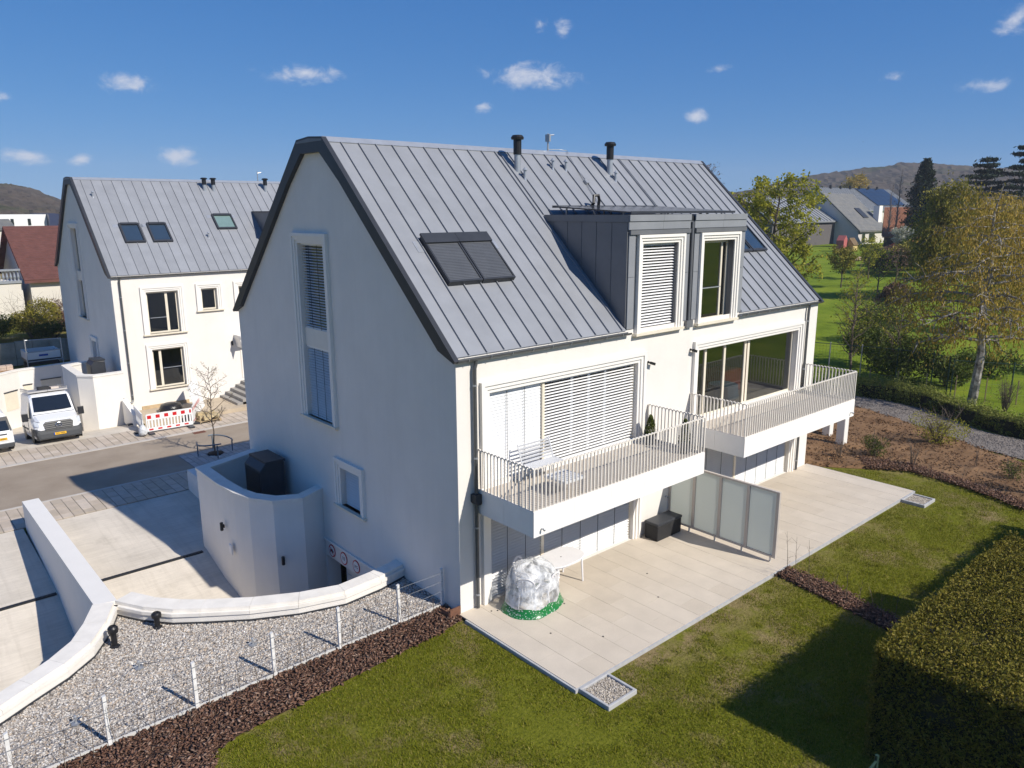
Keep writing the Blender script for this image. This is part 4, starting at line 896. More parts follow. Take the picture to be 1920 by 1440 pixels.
# ------------------------------------------------------------------ street
asphalt = mat('asphalt', (.27,.215,.16), .9, .12, .7, .3, 120, col2=(.34,.28,.215))
SZ = -1.2
m = MB(); m.quad((-60,18.85,SZ),(60,18.85,SZ),(60,24.5,SZ),(-60,24.5,SZ)); struct('road', m, asphalt)
kerb_m = mat('pale_kerb', (.50,.46,.41), .85, .08, 3, .15, 60)
pav_m = [mat('paver_%d' % k, c, .85, .09, 3, .15, 60) for k, c in enumerate(((.46,.385,.305),(.50,.42,.34),(.44,.37,.29),(.52,.445,.365)))]
def pavement(y0, y1, x0, x1, wx, nrow, base_ext, z=SZ+.012):
    b = MB(); b.quad((base_ext[0],y0,z-.016),(base_ext[1],y0,z-.016),(base_ext[1],y1,z-.016),(base_ext[0],y1,z-.016)); st = struct('pavement', b, mat('paver_joint', (.20,.18,.15), .95, .2, 8))
    n = int((x1-x0)/wx); k = 0
    for i in range(n):
        cuts = [y0] + sorted(y0+(y1-y0)*(j+1+random.uniform(-.28,.28))/nrow for j in range(nrow-1)) + [y1]
        for a, c in zip(cuts[:-1], cuts[1:]):
            m = MB(); m.box(x0+i*wx+.012, x0+(i+1)*wx-.012, a+.012, c-.012, z-.04, z+random.uniform(-.003,.003)); obj('paver', m, random.choice(pav_m), st); k += 1
    return st
pavement(16.46, 18.70, -10.4, -.2, .36, 4, (-60,60)); pavement(24.75, 26.9, -8.0, 7.2, .36, 4, (-60,60))
for y0, y1 in ((18.70,18.85),(24.5,24.75)):
    m = MB(); m.box(-60,60,y0,y1,SZ-.2,SZ+.018); kb = struct('kerb', m, kerb_m)
# planting island with sapling
m = MB(); m.box(.15,6.0,18.86,21.1,SZ-.1,SZ+.006); isl = struct('street_island', m, mat('island_joint', (.22,.21,.2), .95, .2, 8))
pg = [mat('island_paver_%d' % k, c, .85, .08, 4, .15, 60) for k, c in enumerate(((.40,.385,.36),(.44,.43,.41),(.36,.35,.33)))]
for i in range(14):
    for j in range(9):
        x0, y0 = .17+i*.25, 18.88+j*.245
        if (x0+.12-1.56)**2+(y0+.12-20.3)**2 < .12: continue
        m = MB(); m.box(x0+.010,x0+.24,y0+.010,y0+.235,SZ+.0,SZ+.022+random.uniform(-.003,.003)); obj('paver', m, random.choice(pg), isl)
m = MB(); m.lathe([(.36,0),(.34,.05),(.1,.08)], (1.56,20.3,SZ+.005), 14); obj('soil_pit', m, MATS['mulch_soil'], isl)
t_ = thing('tree_guard', 'bent blue grey tube railing around the street sapling', 'tree guard', (1.56,20.3,SZ))
gd_m = mat('guard_steel', (.16,.20,.24), .4, .1, 8, metal=.4)
for s, ph in ((1,.0),(-1,math.pi)):
    a = np.linspace(-.95,.95,9)+ph; pth = [(.75*math.cos(q+.6), .85*math.sin(q+.6), .62+.05*math.sin(q*2)) for q in a]
    m = MB(); m.tube(pth, .032, 8); obj('curved_rail', m, gd_m, t_)
    for q in (a[1], a[-2]):
        m = MB(); m.tube([(.75*math.cos(q+.6), .85*math.sin(q+.6), 0),(.75*math.cos(q+.6), .85*math.sin(q+.6), .62)], .028, 8); obj('leg', m, gd_m, t_)
m = MB(); m.box(0,.55,0,.35,0,.03)
dg = thing('street_drain', 'rust red cast grate set by the kerb behind the sapling', 'drain', (1.95,24.1,SZ+.004))
for k in range(8): m = MB(); m.box(k*.075,k*.075+.045,0,.34,0,.022); obj('grate_bar', m, mat('rust_iron', (.22,.09,.06), .8, .2, 20), dg)
# ------------------------------------------------------------------ neighbouring white house (same builder, street side towards us)
nb = thing('house', 'white rendered house across the street with grey seam roof and bare square windows', 'house', (.43,30.0,0))
def nwin(x0, x1, z0, z1, mull, bars=(), lab=None, room=3.0):
    w = wpart(nb, lab); surround(Mf, x0, x1, z0, z1, w, steps=((.10,.09),(.10,.06),(.09,.03))); sill(Mf, x0-.33, x1+.33, z0, w)
    window_frame(Mf, x0+.005, x1-.005, z0+.005, z1-.005, .16, w, mull=mull, bars=bars, room=room, fw=.09); return (x0,x1,z0,z1)
nh = [nwin(1.62,3.27,3.10,5.36,((2.68,.13),),((1.75,2.6,3.95),),'upper square window with one off-centre mullion', 2.5), nwin(4.52,5.40,4.15,5.36,(),(),'small square window without mullion',1.5), nwin(6.65,7.6,4.15,5.36,(),(),'small window partly hidden by the large house gable',1.5),
      nwin(1.62,3.27,.10,2.25,((2.06,.13),),((2.15,3.2,1.15),),'lower square window above the barriers',2.5)]
m = MB(); tri_wall(m, Mf, [0,HL], lambda u: -1.3, lambda u: 6.32, nh, .24); obj('wall', m, stucco, nb)
m = MB(); tri_wall(m, Mg, [0,5.2,5.32,6.13,6.94,7.06,HW], lambda u: -3.4, gable_top, [(5.92,7.46,3.50,8.65,.24),(4.58,5.65,1.12,2.28,.24)], .24); obj('wall', m, stucco, nb)
m = MB(); m.quad((0,HW,-3.4),(HL,HW,-3.4),(HL,HW,6.32),(0,HW,6.32)); m.quad((HL,0,-3),(HL,HW,-3),(HL,HW,6.3),(HL,0,6.3)); m.quad((HL,.0,6.3),(HL,HW,6.3),(HL,6.9,11.2),(HL,5.4,11.2)); obj('wall', m, stucco, nb)
add_roof(nb); gable_windows(nb, blinds=False); downpipe(nb, .40, z0=-.4)
m = MB(); m.tube([(.37,-.09,-.35),(.30,-.2,-.45),(-.1,-.32,-.35),(-.15,-.33,-.1)], .05, 8); obj('pipe_elbow', m, galv, nb)
def roof_window(par, x0, x1, y0, y1, blindc=None):
    m = MB(); roof_box(m, x0,x0+.09,y0,y1,0,.12); roof_box(m, x1-.09,x1,y0,y1,0,.12); roof_box(m, x0+.09,x1-.09,y0,y0+.08,0,.12); roof_box(m, x0+.09,x1-.09,y1-.10,y1,0,.15); rw = obj('roof_window', m, anth, par)
    m = MB(); roof_box(m, x0+.09,x1-.09,y0+.08,y1-.10,.05,.06); obj('pane', m, MATS['sky_pane'] if not blindc else blindc, rw)
    m = MB(); roof_box(m, x0-.30,x0-.005,y1-.18,y1-.02,.008,.016); roof_box(m, x1+.005,x1+.2,y1-.18,y1-.02,.008,.016); split_obj('flashing', m, zinc_lite, rw)
roof_window(nb,1.36,2.40,1.66,2.73); roof_window(nb,2.80,3.84,1.66,2.73); roof_window(nb,6.64,7.82,2.32,3.22, mat('pale_pane', (.16,.24,.23), .08, spec=.8))
flue(6.99,4.80,.75,nb); flue(7.54,4.80,.75,nb); flue(10.86,4.80,.8,nb); vent(.66,4.30,nb,.35); vent(5.9,1.85,nb,.35)
m = MB(); m.tube([(10.7,5.5,11.4),(10.7,5.5,12.05)], .03, 6); m.tube([(10.7,5.5,11.95),(10.95,5.5,12.0)], .03, 5); obj('antenna', m, galv, nb)
m = MB(); m.box(9.25,12.2,.02,3.3,6.3,9.5); ndr = obj('dormer', m, zinc_clad, nb); m = MB(); m.box(9.2,12.25,-.05,3.35,9.5,9.56); obj('dormer_roof', m, anth, ndr)
m = MB(); m.box(6.15,8.6,-1.0,-.002,2.48,2.60); m.prism([(6.15,2.479),(6.25,2.479),(6.25,1.9)], lambda u,v,w:(u,w,v), -.9, -.002); obj('door_canopy', m, stucco_trim, nb)
m = MB(); m.box(6.45,7.6,-.03,.05,.02,2.3); dr = obj('door', m, white, nb); m = MB(); m.box(6.47,6.50,-.045,-.031,.05,2.25); obj('frame', m, cream, dr)
st_m = mat('grey_step', (.30,.285,.265), .85, .1, 4, .2, 50)
for k in range(5):
    m = MB(); m.box(5.05+k*.32,8.6,-2.55,-.004,-1.1,-.84+k*.168); o = obj('entrance_step', m, st_m, nb)
m = MB(); m.box(3.9,5.0,-3.0,-.004,-1.06,-.985); obj('entrance_slab', m, mat('grey_slab', (.38,.37,.36), .85, .08, 3), nb)
m = MB(); m.box(.8,3.3,-.05,-.003,-1.1,-.78); obj('bare_plinth', m, mat('raw_plinth', (.48,.36,.22), .9, .15, 4, .3, 30), nb)
wall_lamp(.43+6.0, 29.998, 2.12, 0, -1, 'black cylinder wall lamp beside the canopy of the house across the street')
# bin wall of that house, ramp, garage wall
nb_o = [(.43,29.62),(-1.07,29.55),(-1.68,30.25),(-1.64,33.9),(.43,34.6)]; nb_i = [(.43,30.0),(-.9,29.95),(-1.28,30.4),(-1.26,33.6),(.43,34.25)]
bw2 = thing('bin_store_wall', 'faceted white wall with pale coping beside the parked van across the street', 'wall', (-.5,31,-1.2))
for i in range(4):
    m = MB(); m.prism([off_line(nb_o,nb_i,.08)[i], off_line(nb_o,nb_i,.08)[i+1], off_line(nb_o,nb_i,.9)[i+1], off_line(nb_o,nb_i,.9)[i]], lambda u,v,w:(u,v,w), -3.4, 1.24); wpar(obj('wall_face', m, stucco), bw2)
coping(bw2, nb_o, nb_i, 1.241, 1.33, coping_m)
m = MB(); m.quad(*[(x,y,.3) for x, y in off_line(nb_o,nb_i,.85)]); wpar(obj('store_floor', m, anth), bw2)
heat_pump(-.45, 31.4, .301, 'black angular heat pump casing behind the faceted wall across the street', 1.55, .85)
m = MB(); m.add([(.15,27.7,-1.4),(.42,27.7,-1.4),(.42,29.5,-1.4),(.15,29.5,-1.4),(.15,27.7,-.62),(.42,27.7,-.62),(.42,29.5,-.12),(.15,29.5,-.12)], [(0,3,2,1),(4,5,6,7),(0,1,5,4),(1,2,6,5),(2,3,7,6),(3,0,4,7)])
tag(obj('ramp_wall', m, stucco_trim), 'low white sloping wall between the faceted bin wall and the barriers', 'wall')
def nz_(y): return np.interp(y, [26.9,27.6,31.4,37.5,40], [-1.195,-1.2,-1.85,-2.9,-3.1])
drive('driveway', -14, .44, [26.9,27.6,29.5,31.4,34,37.5,40], nz_)
gwo = [(.5,39.95),(-.6,39.75),(-2.0,39.55),(-2.9,39.45),(-4.0,38.6),(-5.2,37.4),(-6.4,35.9)]; gwi = [(.5,40.35),(-.6,40.15),(-2.0,39.95),(-3.0,39.85),(-4.25,38.9),(-5.5,37.65),(-6.75,36.1)]
gw = thing('garage_wall', 'curving white retaining wall with beige hatches behind the parked van', 'wall', (-2.5,39,-2.5))
for i in range(len(gwo)-1):
    m = MB(); m.prism([off_line(gwo,gwi,.08)[i], off_line(gwo,gwi,.08)[i+1], off_line(gwo,gwi,.9)[i+1], off_line(gwo,gwi,.9)[i]], lambda u,v,w:(u,v,w), -3.4, .30); wpar(obj('wall_face', m, stucco), gw)
coping(gw, gwo, gwi, .301, .38, coping_m)
def on_seg(i, s0, s1, z0, z1, m_, name, pr=.05):
    a, b = np.array(off_line(gwo,gwi,.08)[i]), np.array(off_line(gwo,gwi,.08)[i+1]); d = (b-a)/np.linalg.norm(b-a); n = np.array([-d[1],d[0]]);
    if n[1] > 0: n = -n
    p0, p1 = a+d*s0, a+d*s1; m = MB(); m.prism([tuple(p0),tuple(p1),tuple(p1+n*pr),tuple(p0+n*pr)], lambda u,v,w:(u,v,w), z0, z1); wpar(obj(name, m, m_), gw)
for (i, s0, s1, z0, z1) in ((1,.1,1.2,-1.05,-.45),(2,.3,.75,-1.1,-.6),(3,.3,1.2,-1.9,-.8),(4,.4,.9,-1.3,-.7),(0,.3,.95,-.9,-.45)):
    on_seg(i,s0,s1,z0,z1,cream,'hatch',.02); on_seg(i,s0-.03,s1+.03,z1+.002,z1+.05,anth,'hatch_shadow_ledge',.07)  # dark-coloured ledge paints in the shadow line along each hatch top
m = MB(); m.quad((.46,26.9,-.972),(17,26.9,-.972),(17,29.98,-.972),(.46,29.98,-.972)); m.quad((.46,26.9,-.972),(17,26.9,-.972),(17,26.9,-1.3),(.46,26.9,-1.3)); struct('forecourt', m, mat('forecourt_sand', (.46,.38,.28), .95, .12, 1.2, .4, 30))
# ------------------------------------------------------------------ barriers
red = mat('signal_red', (.55,.015,.02), .4, .05, 5); bwh = mat('barrier_white', (.78,.78,.77), .45, .04, 4)
def barrier(x, y, z, rz, label, L_=2.2):
    t_ = thing('road_barrier', label, 'barrier', (x,y,z), rz, 'red and white plastic road barriers')
    m = MB(); m.box(0,L_,-.025,.025,.92,.98); m.box(0,L_,-.02,.02,.72,.92); m.box(0,L_,-.025,.025,.66,.72); m.box(0,L_,-.02,.02,.10,.28); m.box(0,.05,-.024,.024,.10,.98); m.box(L_-.05,L_,-.024,.024,.10,.98); obj('frame', m, bwh, t_)
    n = 14
    for k in range(n): m = MB(); m.box(.12+k*(L_-.24)/(n-1)-.035,.12+k*(L_-.24)/(n-1)+.035,-.018,.018,.28,.66); obj('slat', m, bwh, t_)
    for k in range(6): m = MB(); m.box(.06+k*.40,min(.06+k*.40+.19,L_-.052),-.024,-.0205,.735,.905); obj('red_square', m, red, t_)
    for k in range(5): m = MB(); m.box(.10+k*.42,.10+k*.42+.2,-.024,-.0205,.15,.23); obj('red_square', m, red, t_)
    for xx in (.15, L_-.15): m = MB(); m.box(xx-.13,xx+.13,-.42,.42,.001,.085); bevel(obj('rubber_foot', m, anth, t_), .02, 1)
    return t_
barrier(.22,25.75,SZ+.01,math.radians(-3),'red and white plastic barrier facing the road with a yellow arrow sticker'); barrier(.12,25.95,SZ+.01,math.radians(84),'red and white plastic barrier set end on beside the low sloping wall'); barrier(2.50,25.85,SZ+.01,math.radians(62),'red and white plastic barrier angled back towards the entrance steps')
m = MB(); m.add([(0,0,0),(1.9,0,0),(1.9,.03,0),(0,.03,0),(.1,.35,1.45),(1.9,.35,1.75),(1.9,.38,1.75),(.1,.38,1.45)], [(0,3,2,1),(4,5,6,7),(0,1,5,4),(1,2,6,5),(2,3,7,6),(3,0,4,7)])
tag(obj('hoarding_board', m, [bwh], loc=(3.1,27.0,-.98), rotz=math.radians(58)), 'tall white hoarding board leaning behind the angled barrier', 'board')
m = MB(); m.obox((1.17,25.70,SZ+.83),(.09,0,0),(0,.003,0),(0,0,.075)); tag(obj('arrow_sticker', m, mat('yellow_sticker', (.75,.62,.03), .5)), 'small yellow sticker on the red and white barrier facing the road', 'sticker')
m = MB(); m.lathe([(.18,0),(.21,.10),(.19,.28),(.10,.45),(.03,.52)], (0,0,0), 9)
tag(obj('sand_bag', m, mat('clear_bag', (.55,.56,.57), .3, .3, 9, .8, 14), loc=(-.05,25.42,SZ+.09), smooth=True), 'crumpled pale plastic sack on the barrier foot by the pavement', 'sack')
m = MB(); m.lathe([(.55,0),(.6,.2),(.5,.42),(.3,.48)], (0,0,0), 12); tag(obj('rubbish_sack', m, mat('black_sack', (.015,.015,.018), .3, .2, 9, .8, 14), loc=(2.3,28.6,-.98), smooth=True), 'black plastic sack lying against the bare plinth inside the barriers', 'sack')
t_ = thing('stone_pallet', 'wooden pallet loaded with split yellow stones beside the barriers', 'pallet', (3.35,26.1,SZ+.014))
for k in range(5): m = MB(); m.box(-.55,.55,-.4+k*.18,-.28+k*.18,.10,.125); obj('board', m, mat('pallet_wood', (.36,.27,.16), .85, .15, 8), t_)
for k in range(3): m = MB(); m.box(-.55+k*.5,-.45+k*.5,-.4,.44,.0,.10); obj('bearer', m, MATS['pallet_wood'], t_)
for k in range(22):
    a, b, c = random.uniform(.1,.2), random.uniform(.08,.14), random.uniform(.05,.09); m = MB(); m.obox((random.uniform(-.4,.4),random.uniform(-.3,.3),.17+random.uniform(0,.25)),(a,random.uniform(-.04,.04),random.uniform(-.03,.03)),(random.uniform(-.03,.03),b,0),(0,random.uniform(-.02,.02),c)); obj('stone', m, mat('yellow_stone', (.46,.37,.22), .9, .2, 9), t_)
# ------------------------------------------------------------------ vans
car_white = mat('car_paint_white', (.80,.80,.80), .22, .01, 2, spec=.6); tyre_m = mat('tyre', (.018,.018,.018), .85, .1, 20); bump_m = mat('bumper_grey', (.055,.058,.062), .6, .06, 8); wglass = mat('car_glass', (.012,.016,.022), .05, .1, 3, spec=.9); chrome = mat('chrome', (.6,.6,.62), .2, .05, 5, metal=.9); lamp_m = mat('headlamp', (.55,.58,.62), .12, .1, 20, spec=.8); plate_y = mat('plate_yellow', (.75,.42,.02), .5, .04, 8); rim_m = mat('rim_grey', (.25,.25,.26), .4, .1, 8, metal=.5)
def loft(st, n_side=7):
    m = MB(); rings = []
    for (y, zb, zt, w, wt, zk) in st:
        half = [(w*.90,zb),(w*.985,zb+.10),(w,zb+.35*(zk-zb)),(w*.995,zk),(wt+(w-wt)*.25,zk+(zt-zk)*.55),(wt,zt-.10),(wt-.10,zt-.015),(wt*.5,zt)]
        ring = [(x,y,z) for x, z in half] + [(-x,y,z) for x, z in reversed(half)]; rings.append(ring)
    k = len(rings[0]); V = [p for r in rings for p in r]
    F = [(i*k+j,i*k+(j+1)%k,(i+1)*k+(j+1)%k,(i+1)*k+j) for i in range(len(rings)-1) for j in range(k)] + [tuple(range(k)), tuple((len(rings)-1)*k+j for j in reversed(range(k)))]
    m.add(V, F); return m
def wheel(par, x, y, r=.34, w=.23):
    o = bpy.data.objects.new('wheel', None); COL.objects.link(o); o.parent = par; o.location = (x,y,r)
    s = 1 if x > 0 else -1
    m = MB(); m.lathe([(r*.62,-w/2),(r*.95,-w/2),(r,-w*.35),(r,w*.35),(r*.95,w/2),(r*.62,w/2)], (0,0,0), 22, 'x'); obj('tyre', m, tyre_m, o, smooth=False)
    m = MB(); m.lathe([(r*.61,-w*.3),(r*.61,w*.36),(r*.25,w*.42)] if s > 0 else [(r*.25,-w*.42),(r*.61,-w*.36),(r*.61,w*.3)], (0,0,0), 18, 'x'); obj('rim', m, rim_m, o)
def text3(par, body, size, loc, rot, m_, ext=.002):
    cu = bpy.data.curves.new('lettering', 'FONT'); cu.body = body; cu.size = size; cu.align_x = 'CENTER'; cu.align_y = 'CENTER'; cu.extrude = ext
    return text_mesh(par, cu, loc, rot, m_)
def van(x, y, z, rz, rx):
    t_ = thing('delivery_van', 'white panel van with roof rack parked nose out on the ramp', 'van', (x,y,z), rz); t_.rotation_euler = (rx,0,rz)
    st = [(0.0,.30,.86,.80,.70,.62),(.05,.24,1.02,.90,.78,.66),(.22,.22,1.13,.97,.84,.78),(.55,.22,1.24,1.0,.88,.90),(.92,.22,1.36,1.01,.90,1.0),(1.10,.22,1.52,1.01,.90,1.08),(1.60,.22,2.12,1.01,.86,1.15),(1.78,.22,2.27,1.01,.85,1.2),(2.1,.22,2.36,1.01,.85,1.25),(4.9,.22,2.40,1.01,.86,1.25),(5.22,.24,2.36,1.0,.85,1.25),(5.27,.30,2.2,.97,.82,1.2)]
    obj('body', loft(st), car_white, t_, fixn=True, smooth=False)
    # windscreen follows the sloping front
    m = MB(); m.add([(-.80,1.075,1.53),(.80,1.075,1.53),(.74,1.635,2.20),(-.74,1.635,2.20),(-.45,1.02,1.52),(.45,1.02,1.52)], [(0,1,2,3),(0,4,5,1)]); obj('windscreen', m, wglass, t_)
    m = MB(); m.box(-.86,.86,.935,1.07,1.385,1.40); obj('scuttle', m, black, t_)
    for s in (-1,1):
        m = MB(); m.add([(s*1.013,1.30,1.22),(s*1.013,2.02,1.22),(s*.915,2.02,1.98),(s*.925,1.72,1.98)], [(0,1,2,3)]); obj('side_window', m, wglass, t_)
        m = MB(); m.box(s*1.0-.006+s*.012,s*1.0+.006+s*.012,2.35,5.0,.62,.70); m.box(s*1.0-.006+s*.012,s*1.0+.006+s*.012,2.15,2.16,.4,1.3); obj('rub_strip', m, bump_m, t_)
        m = MB(); m.box(s*1.19-.13,s*1.19+.13,1.16,1.30,1.12,1.50); m.box(s*1.03-.05,s*1.03+.05,1.22,1.28,1.25,1.30); bevel(obj('wing_mirror', m, black, t_), .03, 2)
        m = MB(); m.add([(s*.52,.03,.86),(s*.82,.06,.84),(s*.95,.22,.90),(s*.955,.40,1.13),(s*.80,.20,1.10),(s*.60,.06,1.02)], [(0,1,2,3,4,5)]); 
        m.v = [(a+s*.008, b-.02, c) for a, b, c in m.v]; obj('headlight', m, lamp_m, t_)
        m = MB(); m.tube([(s*.15,1.0,1.41),(s*.55,1.06,1.46)], .012, 5); obj('wiper', m, black, t_)
        for yy in (1.02, 4.15): wheel(t_, s*.90, yy)
        m = MB(); m.lathe([(.42,-.01),(.42,.01)], (s*1.006,1.02,.36), 20, 'x'); m.lathe([(.42,-.01),(.42,.01)], (s*1.006,4.15,.36), 20, 'x'); obj('wheel_arch', m, black, t_)
    bst = [(-.06,.30,.50,.82,.80,.40),(-.03,.24,.66,.93,.90,.5),(.10,.22,.76,.99,.97,.5),(.60,.22,.76,1.018,1.012,.5)]
    m = MB(); 
    V = []; n = 12
    for (yy, zb, zt, w, wt, zk) in bst: V += [(w*.92,yy,zb),(w,yy,zk),(wt,yy,zt),(-wt,yy,zt),(-w,yy,zk),(-w*.92,yy,zb)]
    m.add(V, [(i*6+j,i*6+(j+1)%6,(i+1)*6+(j+1)%6,(i+1)*6+j) for i in range(3) for j in range(6)] + [(0,1,2,3,4,5)]); obj('front_bumper', m, bump_m, t_, fixn=True)
    m = MB(); m.prism([(-.55,.66),(.55,.66),(.64,.95),(.52,1.06),(-.52,1.06),(-.64,.95)], lambda u,v,w:(u,w+(v-.66)*.28,v), -.075, -.01); gr = obj('grille', m, black, t_)
    for k in range(4): m = MB(); m.box(-.58,.58,-.10+k*.028,-.085+k*.028,.70+k*.085,.735+k*.085); obj('grille_bar', m, bump_m, gr)
    m = MB(); R = .125
    m.tube([(R*math.cos(a),-.085,.86+R*math.sin(a)) for a in np.linspace(0,2*math.pi,21)], .016, 5)
    for a in (90,210,330): m.tube([(0,-.09,.86),(R*math.cos(math.radians(a)),-.09,.86+R*math.sin(math.radians(a)))], [.02,.006], 5)
    obj('star_badge', m, chrome, gr)
    m = MB(); m.box(-.26,.26,-.085,-.07,.40,.51); pl = obj('number_plate', m, plate_y, t_); m = MB(); m.box(-.26,-.215,-.088,-.0852,.401,.509); obj('blue_strip', m, mat('plate_blue', (.02,.08,.40), .5), pl)
    text3(pl, 'NG 9456', .10, (.02,-.087,.455), (math.pi/2,0,0), black)
    # roof rack
    m = MB(); m.box(-.86,.86,1.95,2.02,2.40,2.47); m.box(-.80,.80,2.02,5.0,2.445,2.46); rk = obj('roof_rack', m, mat('rack_grey', (.46,.44,.42), .5, .08, 9, metal=.3), t_)
    for s in (-1,1): m = MB(); m.tube([(s*.84,2.0,2.58),(s*.84,5.1,2.58)], .018, 5); [m.tube([(s*.84,yy,2.40),(s*.84,yy,2.58)], .016, 5) for yy in np.arange(2.05,5.1,.5)]; obj('side_rail', m, rk.data.materials[0], rk)
    m = MB(); m.box(-.25,.22,3.0,3.8,2.462,2.62); obj('roof_crate', m, blackm, rk); m = MB(); m.box(.28,.62,2.9,3.9,2.462,2.56); obj('roof_bundle', m, mat('pale_bundle', (.55,.48,.42), .8), rk)
    m = MB(); m.tube([(0,1.92,2.36),(0,1.84,2.50)], .008, 4); obj('aerial', m, black, t_)
van(-3.30, 26.95, -1.165, math.radians(-2.5), -.155)
def small_car(x, y, z):
    t_ = thing('parked_car', 'white small van with black window surround and yellow plate, cut by the frame', 'car', (x,y,z))
    st = [(0,.35,.95,.80,.74,.6),(.06,.26,1.10,.87,.82,.7),(.30,.24,1.62,.89,.74,1.0),(.62,.24,1.80,.90,.70,1.05),(1.0,.24,1.84,.90,.70,1.05),(3.2,.24,1.82,.90,.70,1.0),(3.9,.24,1.2,.89,.75,.9),(4.4,.3,.9,.8,.7,.6)]
    obj('body', loft(st), car_white, t_, fixn=True)
    m = MB(); m.add([(-.74,.055,1.06),(.74,.055,1.06),(.66,.275,1.58),(-.66,.275,1.58)], [(0,1,2,3)]); m.v = [(a,b-.02,c) for a,b,c in m.v]; obj('rear_window', m, wglass, t_)
    m = MB(); m.add([(-.84,.06,1.02),(.84,.06,1.02),(.74,.29,1.66),(-.74,.29,1.66)], [(0,1,2,3)]); m.v = [(a,b-.012,c) for a,b,c in m.v]; obj('window_surround', m, black, t_)
    m = MB(); m.box(-.10,.70,-.03,.0,.60,.80); obj('plate_recess', m, bwh, t_)
    m = MB(); m.box(.08,.60,-.045,-.031,.64,.75); pl = obj('number_plate', m, plate_y, t_); text3(pl, 'RW 0006', .10, (.34,-.047,.695), (math.pi/2,0,0), black)
    m = MB(); m.box(.30,.62,-.05,-.001,.90,.93); obj('hatch_handle', m, black, t_)
    m = MB(); m.box(-.86,.86,-.06,.12,.28,.48); bevel(obj('rear_bumper', m, bump_m, t_), .03, 2)
    for s in (-1,1):
        for yy in (.75,3.4): wheel(t_, s*.80, yy, .31, .2)
small_car(-6.05, 26.75, -1.19)
# construction frame, parked things and retaining wall behind
t_ = thing('scaffold_frame', 'galvanised scaffold guard frame standing behind the curving garage wall', 'scaffold', (-1.15,41.0,.15))
for a, b in (((-.98,0,-.64),(-.98,0,1.78)),((.96,0,-.64),(.96,0,1.70)),((-.98,0,1.72),(.96,0,1.66)),((-.98,0,.95),(.96,0,.98)),((-.98,0,.35),(.96,0,.38))): m = MB(); m.tube([a,b], .035, 6); obj('tube', m, galv, t_)
t_ = thing('trailer', 'white drop side trailer parked in the dip behind the scaffold frame', 'trailer', (-1.05,43.0,-.49))
m = MB(); m.box(-.95,.95,-.9,-.86,.95,1.42); m.box(-.95,.95,.86,.9,.95,1.42); m.box(-.95,-.91,-.86,.86,.95,1.42); m.box(.91,.95,-.86,.86,.95,1.42); split_obj('side_board', m, car_white, t_)
m = MB(); m.box(-.95,.95,-.9,.9,.80,.945); obj('deck', m, anth, t_); m = MB(); m.box(-.25,.25,-.915,-.902,1.12,1.24); obj('blue_emblem', m, MATS['plate_blue'], t_)
for s in (-1,1):
    for yy in (-.45,.45): wheel(t_, s*.80, yy, .34, .2)
m = MB(); m.tube([(0,.9,.7),(0,1.7,.6)], .04, 6); m.box(-.8,.8,-.7,.7,.55,.80); obj('chassis', m, anth, t_)
old_m = mat('old_wall', (.40,.35,.28), .95, .25, 1.5, .5, 12)
rw_ = thing('retaining_wall', 'weathered concrete block wall below the garden of the brown roofed house', 'wall', (-2,46,-.45))
for i in range(11):
    for j in range(3): m = MB(); m.box(-7+i*1.0+.012,-6+i*1.0-.012,-.15,.15,j*.5+.01,j*.5+.49+random.uniform(0,.06)*j); obj('block', m, old_m, rw_)
m = MB(); m.lathe([(1.6,0),(1.2,.5),(.7,.8),(.2,.95)], (-4.2,42.6,-.45), 14); tag(obj('soil_heap', m, mat('orange_soil', (.23,.13,.06), .95, .25, 3, 1.0, 9)), 'heap of orange brown earth behind the garage wall', 'soil heap')
t_ = thing('paving_stack', 'stack of pale pinkish paving blocks on the garage roof edge', 'pallet', (-3.6,39.9,.39))
for k in range(6): m = MB(); m.box(-.5+(k%3)*.34,-.18+(k%3)*.34,-.2,.25,(k//3)*.14,(k//3)*.14+.13); obj('block', m, mat('pink_block', (.5,.38,.30), .9, .1, 6), t_)
# ------------------------------------------------------------------ vegetation
def quads_mesh(name, C, U, V, m):
    n = len(C); W = np.stack([C-U, C-V*.9, C+U, C+V], 1).astype(np.float32)
    me = bpy.data.meshes.new(name); me.vertices.add(n*4); me.vertices.foreach_set('co', W.reshape(-1))
    me.loops.add(n*4); me.loops.foreach_set('vertex_index', np.arange(n*4,dtype=np.int32)); me.polygons.add(n)
    me.polygons.foreach_set('loop_start', np.arange(0,n*4,4,dtype=np.int32)); me.polygons.foreach_set('loop_total', np.full(n,4,dtype=np.int32))
    me.update(calc_edges=True); me.materials.append(m); return me
def rdir(n): v = rng.normal(0,1,(n,3)); return v/np.linalg.norm(v,axis=1,keepdims=True)
def leaf_mesh(name, C, size, m, asp=.5, up=0.0, hang=0.0):
    n = len(C); u = rdir(n)
    if hang: u = u*(1-hang) + np.array([0,0,-1])*hang; u /= np.linalg.norm(u,axis=1,keepdims=True)
    w = rdir(n); 
    if up: w = w + np.array([0,0,up])
    v = np.cross(u, w); v /= np.linalg.norm(v,axis=1,keepdims=True)+1e-9
    s = size*rng.uniform(.6,1.3,(n,1)); return quads_mesh(name, C, u*s, v*s*asp, m)
bark = mat('bark', (.11,.085,.065), .95, .3, 9, .6, 30); birch_bark = mat('birch_bark', (.42,.39,.35), .9, .0, 5, .4, 20, col2=(.09,.075,.06)); twig_m = mat('twig', (.13,.10,.075), .9, .2, 9)
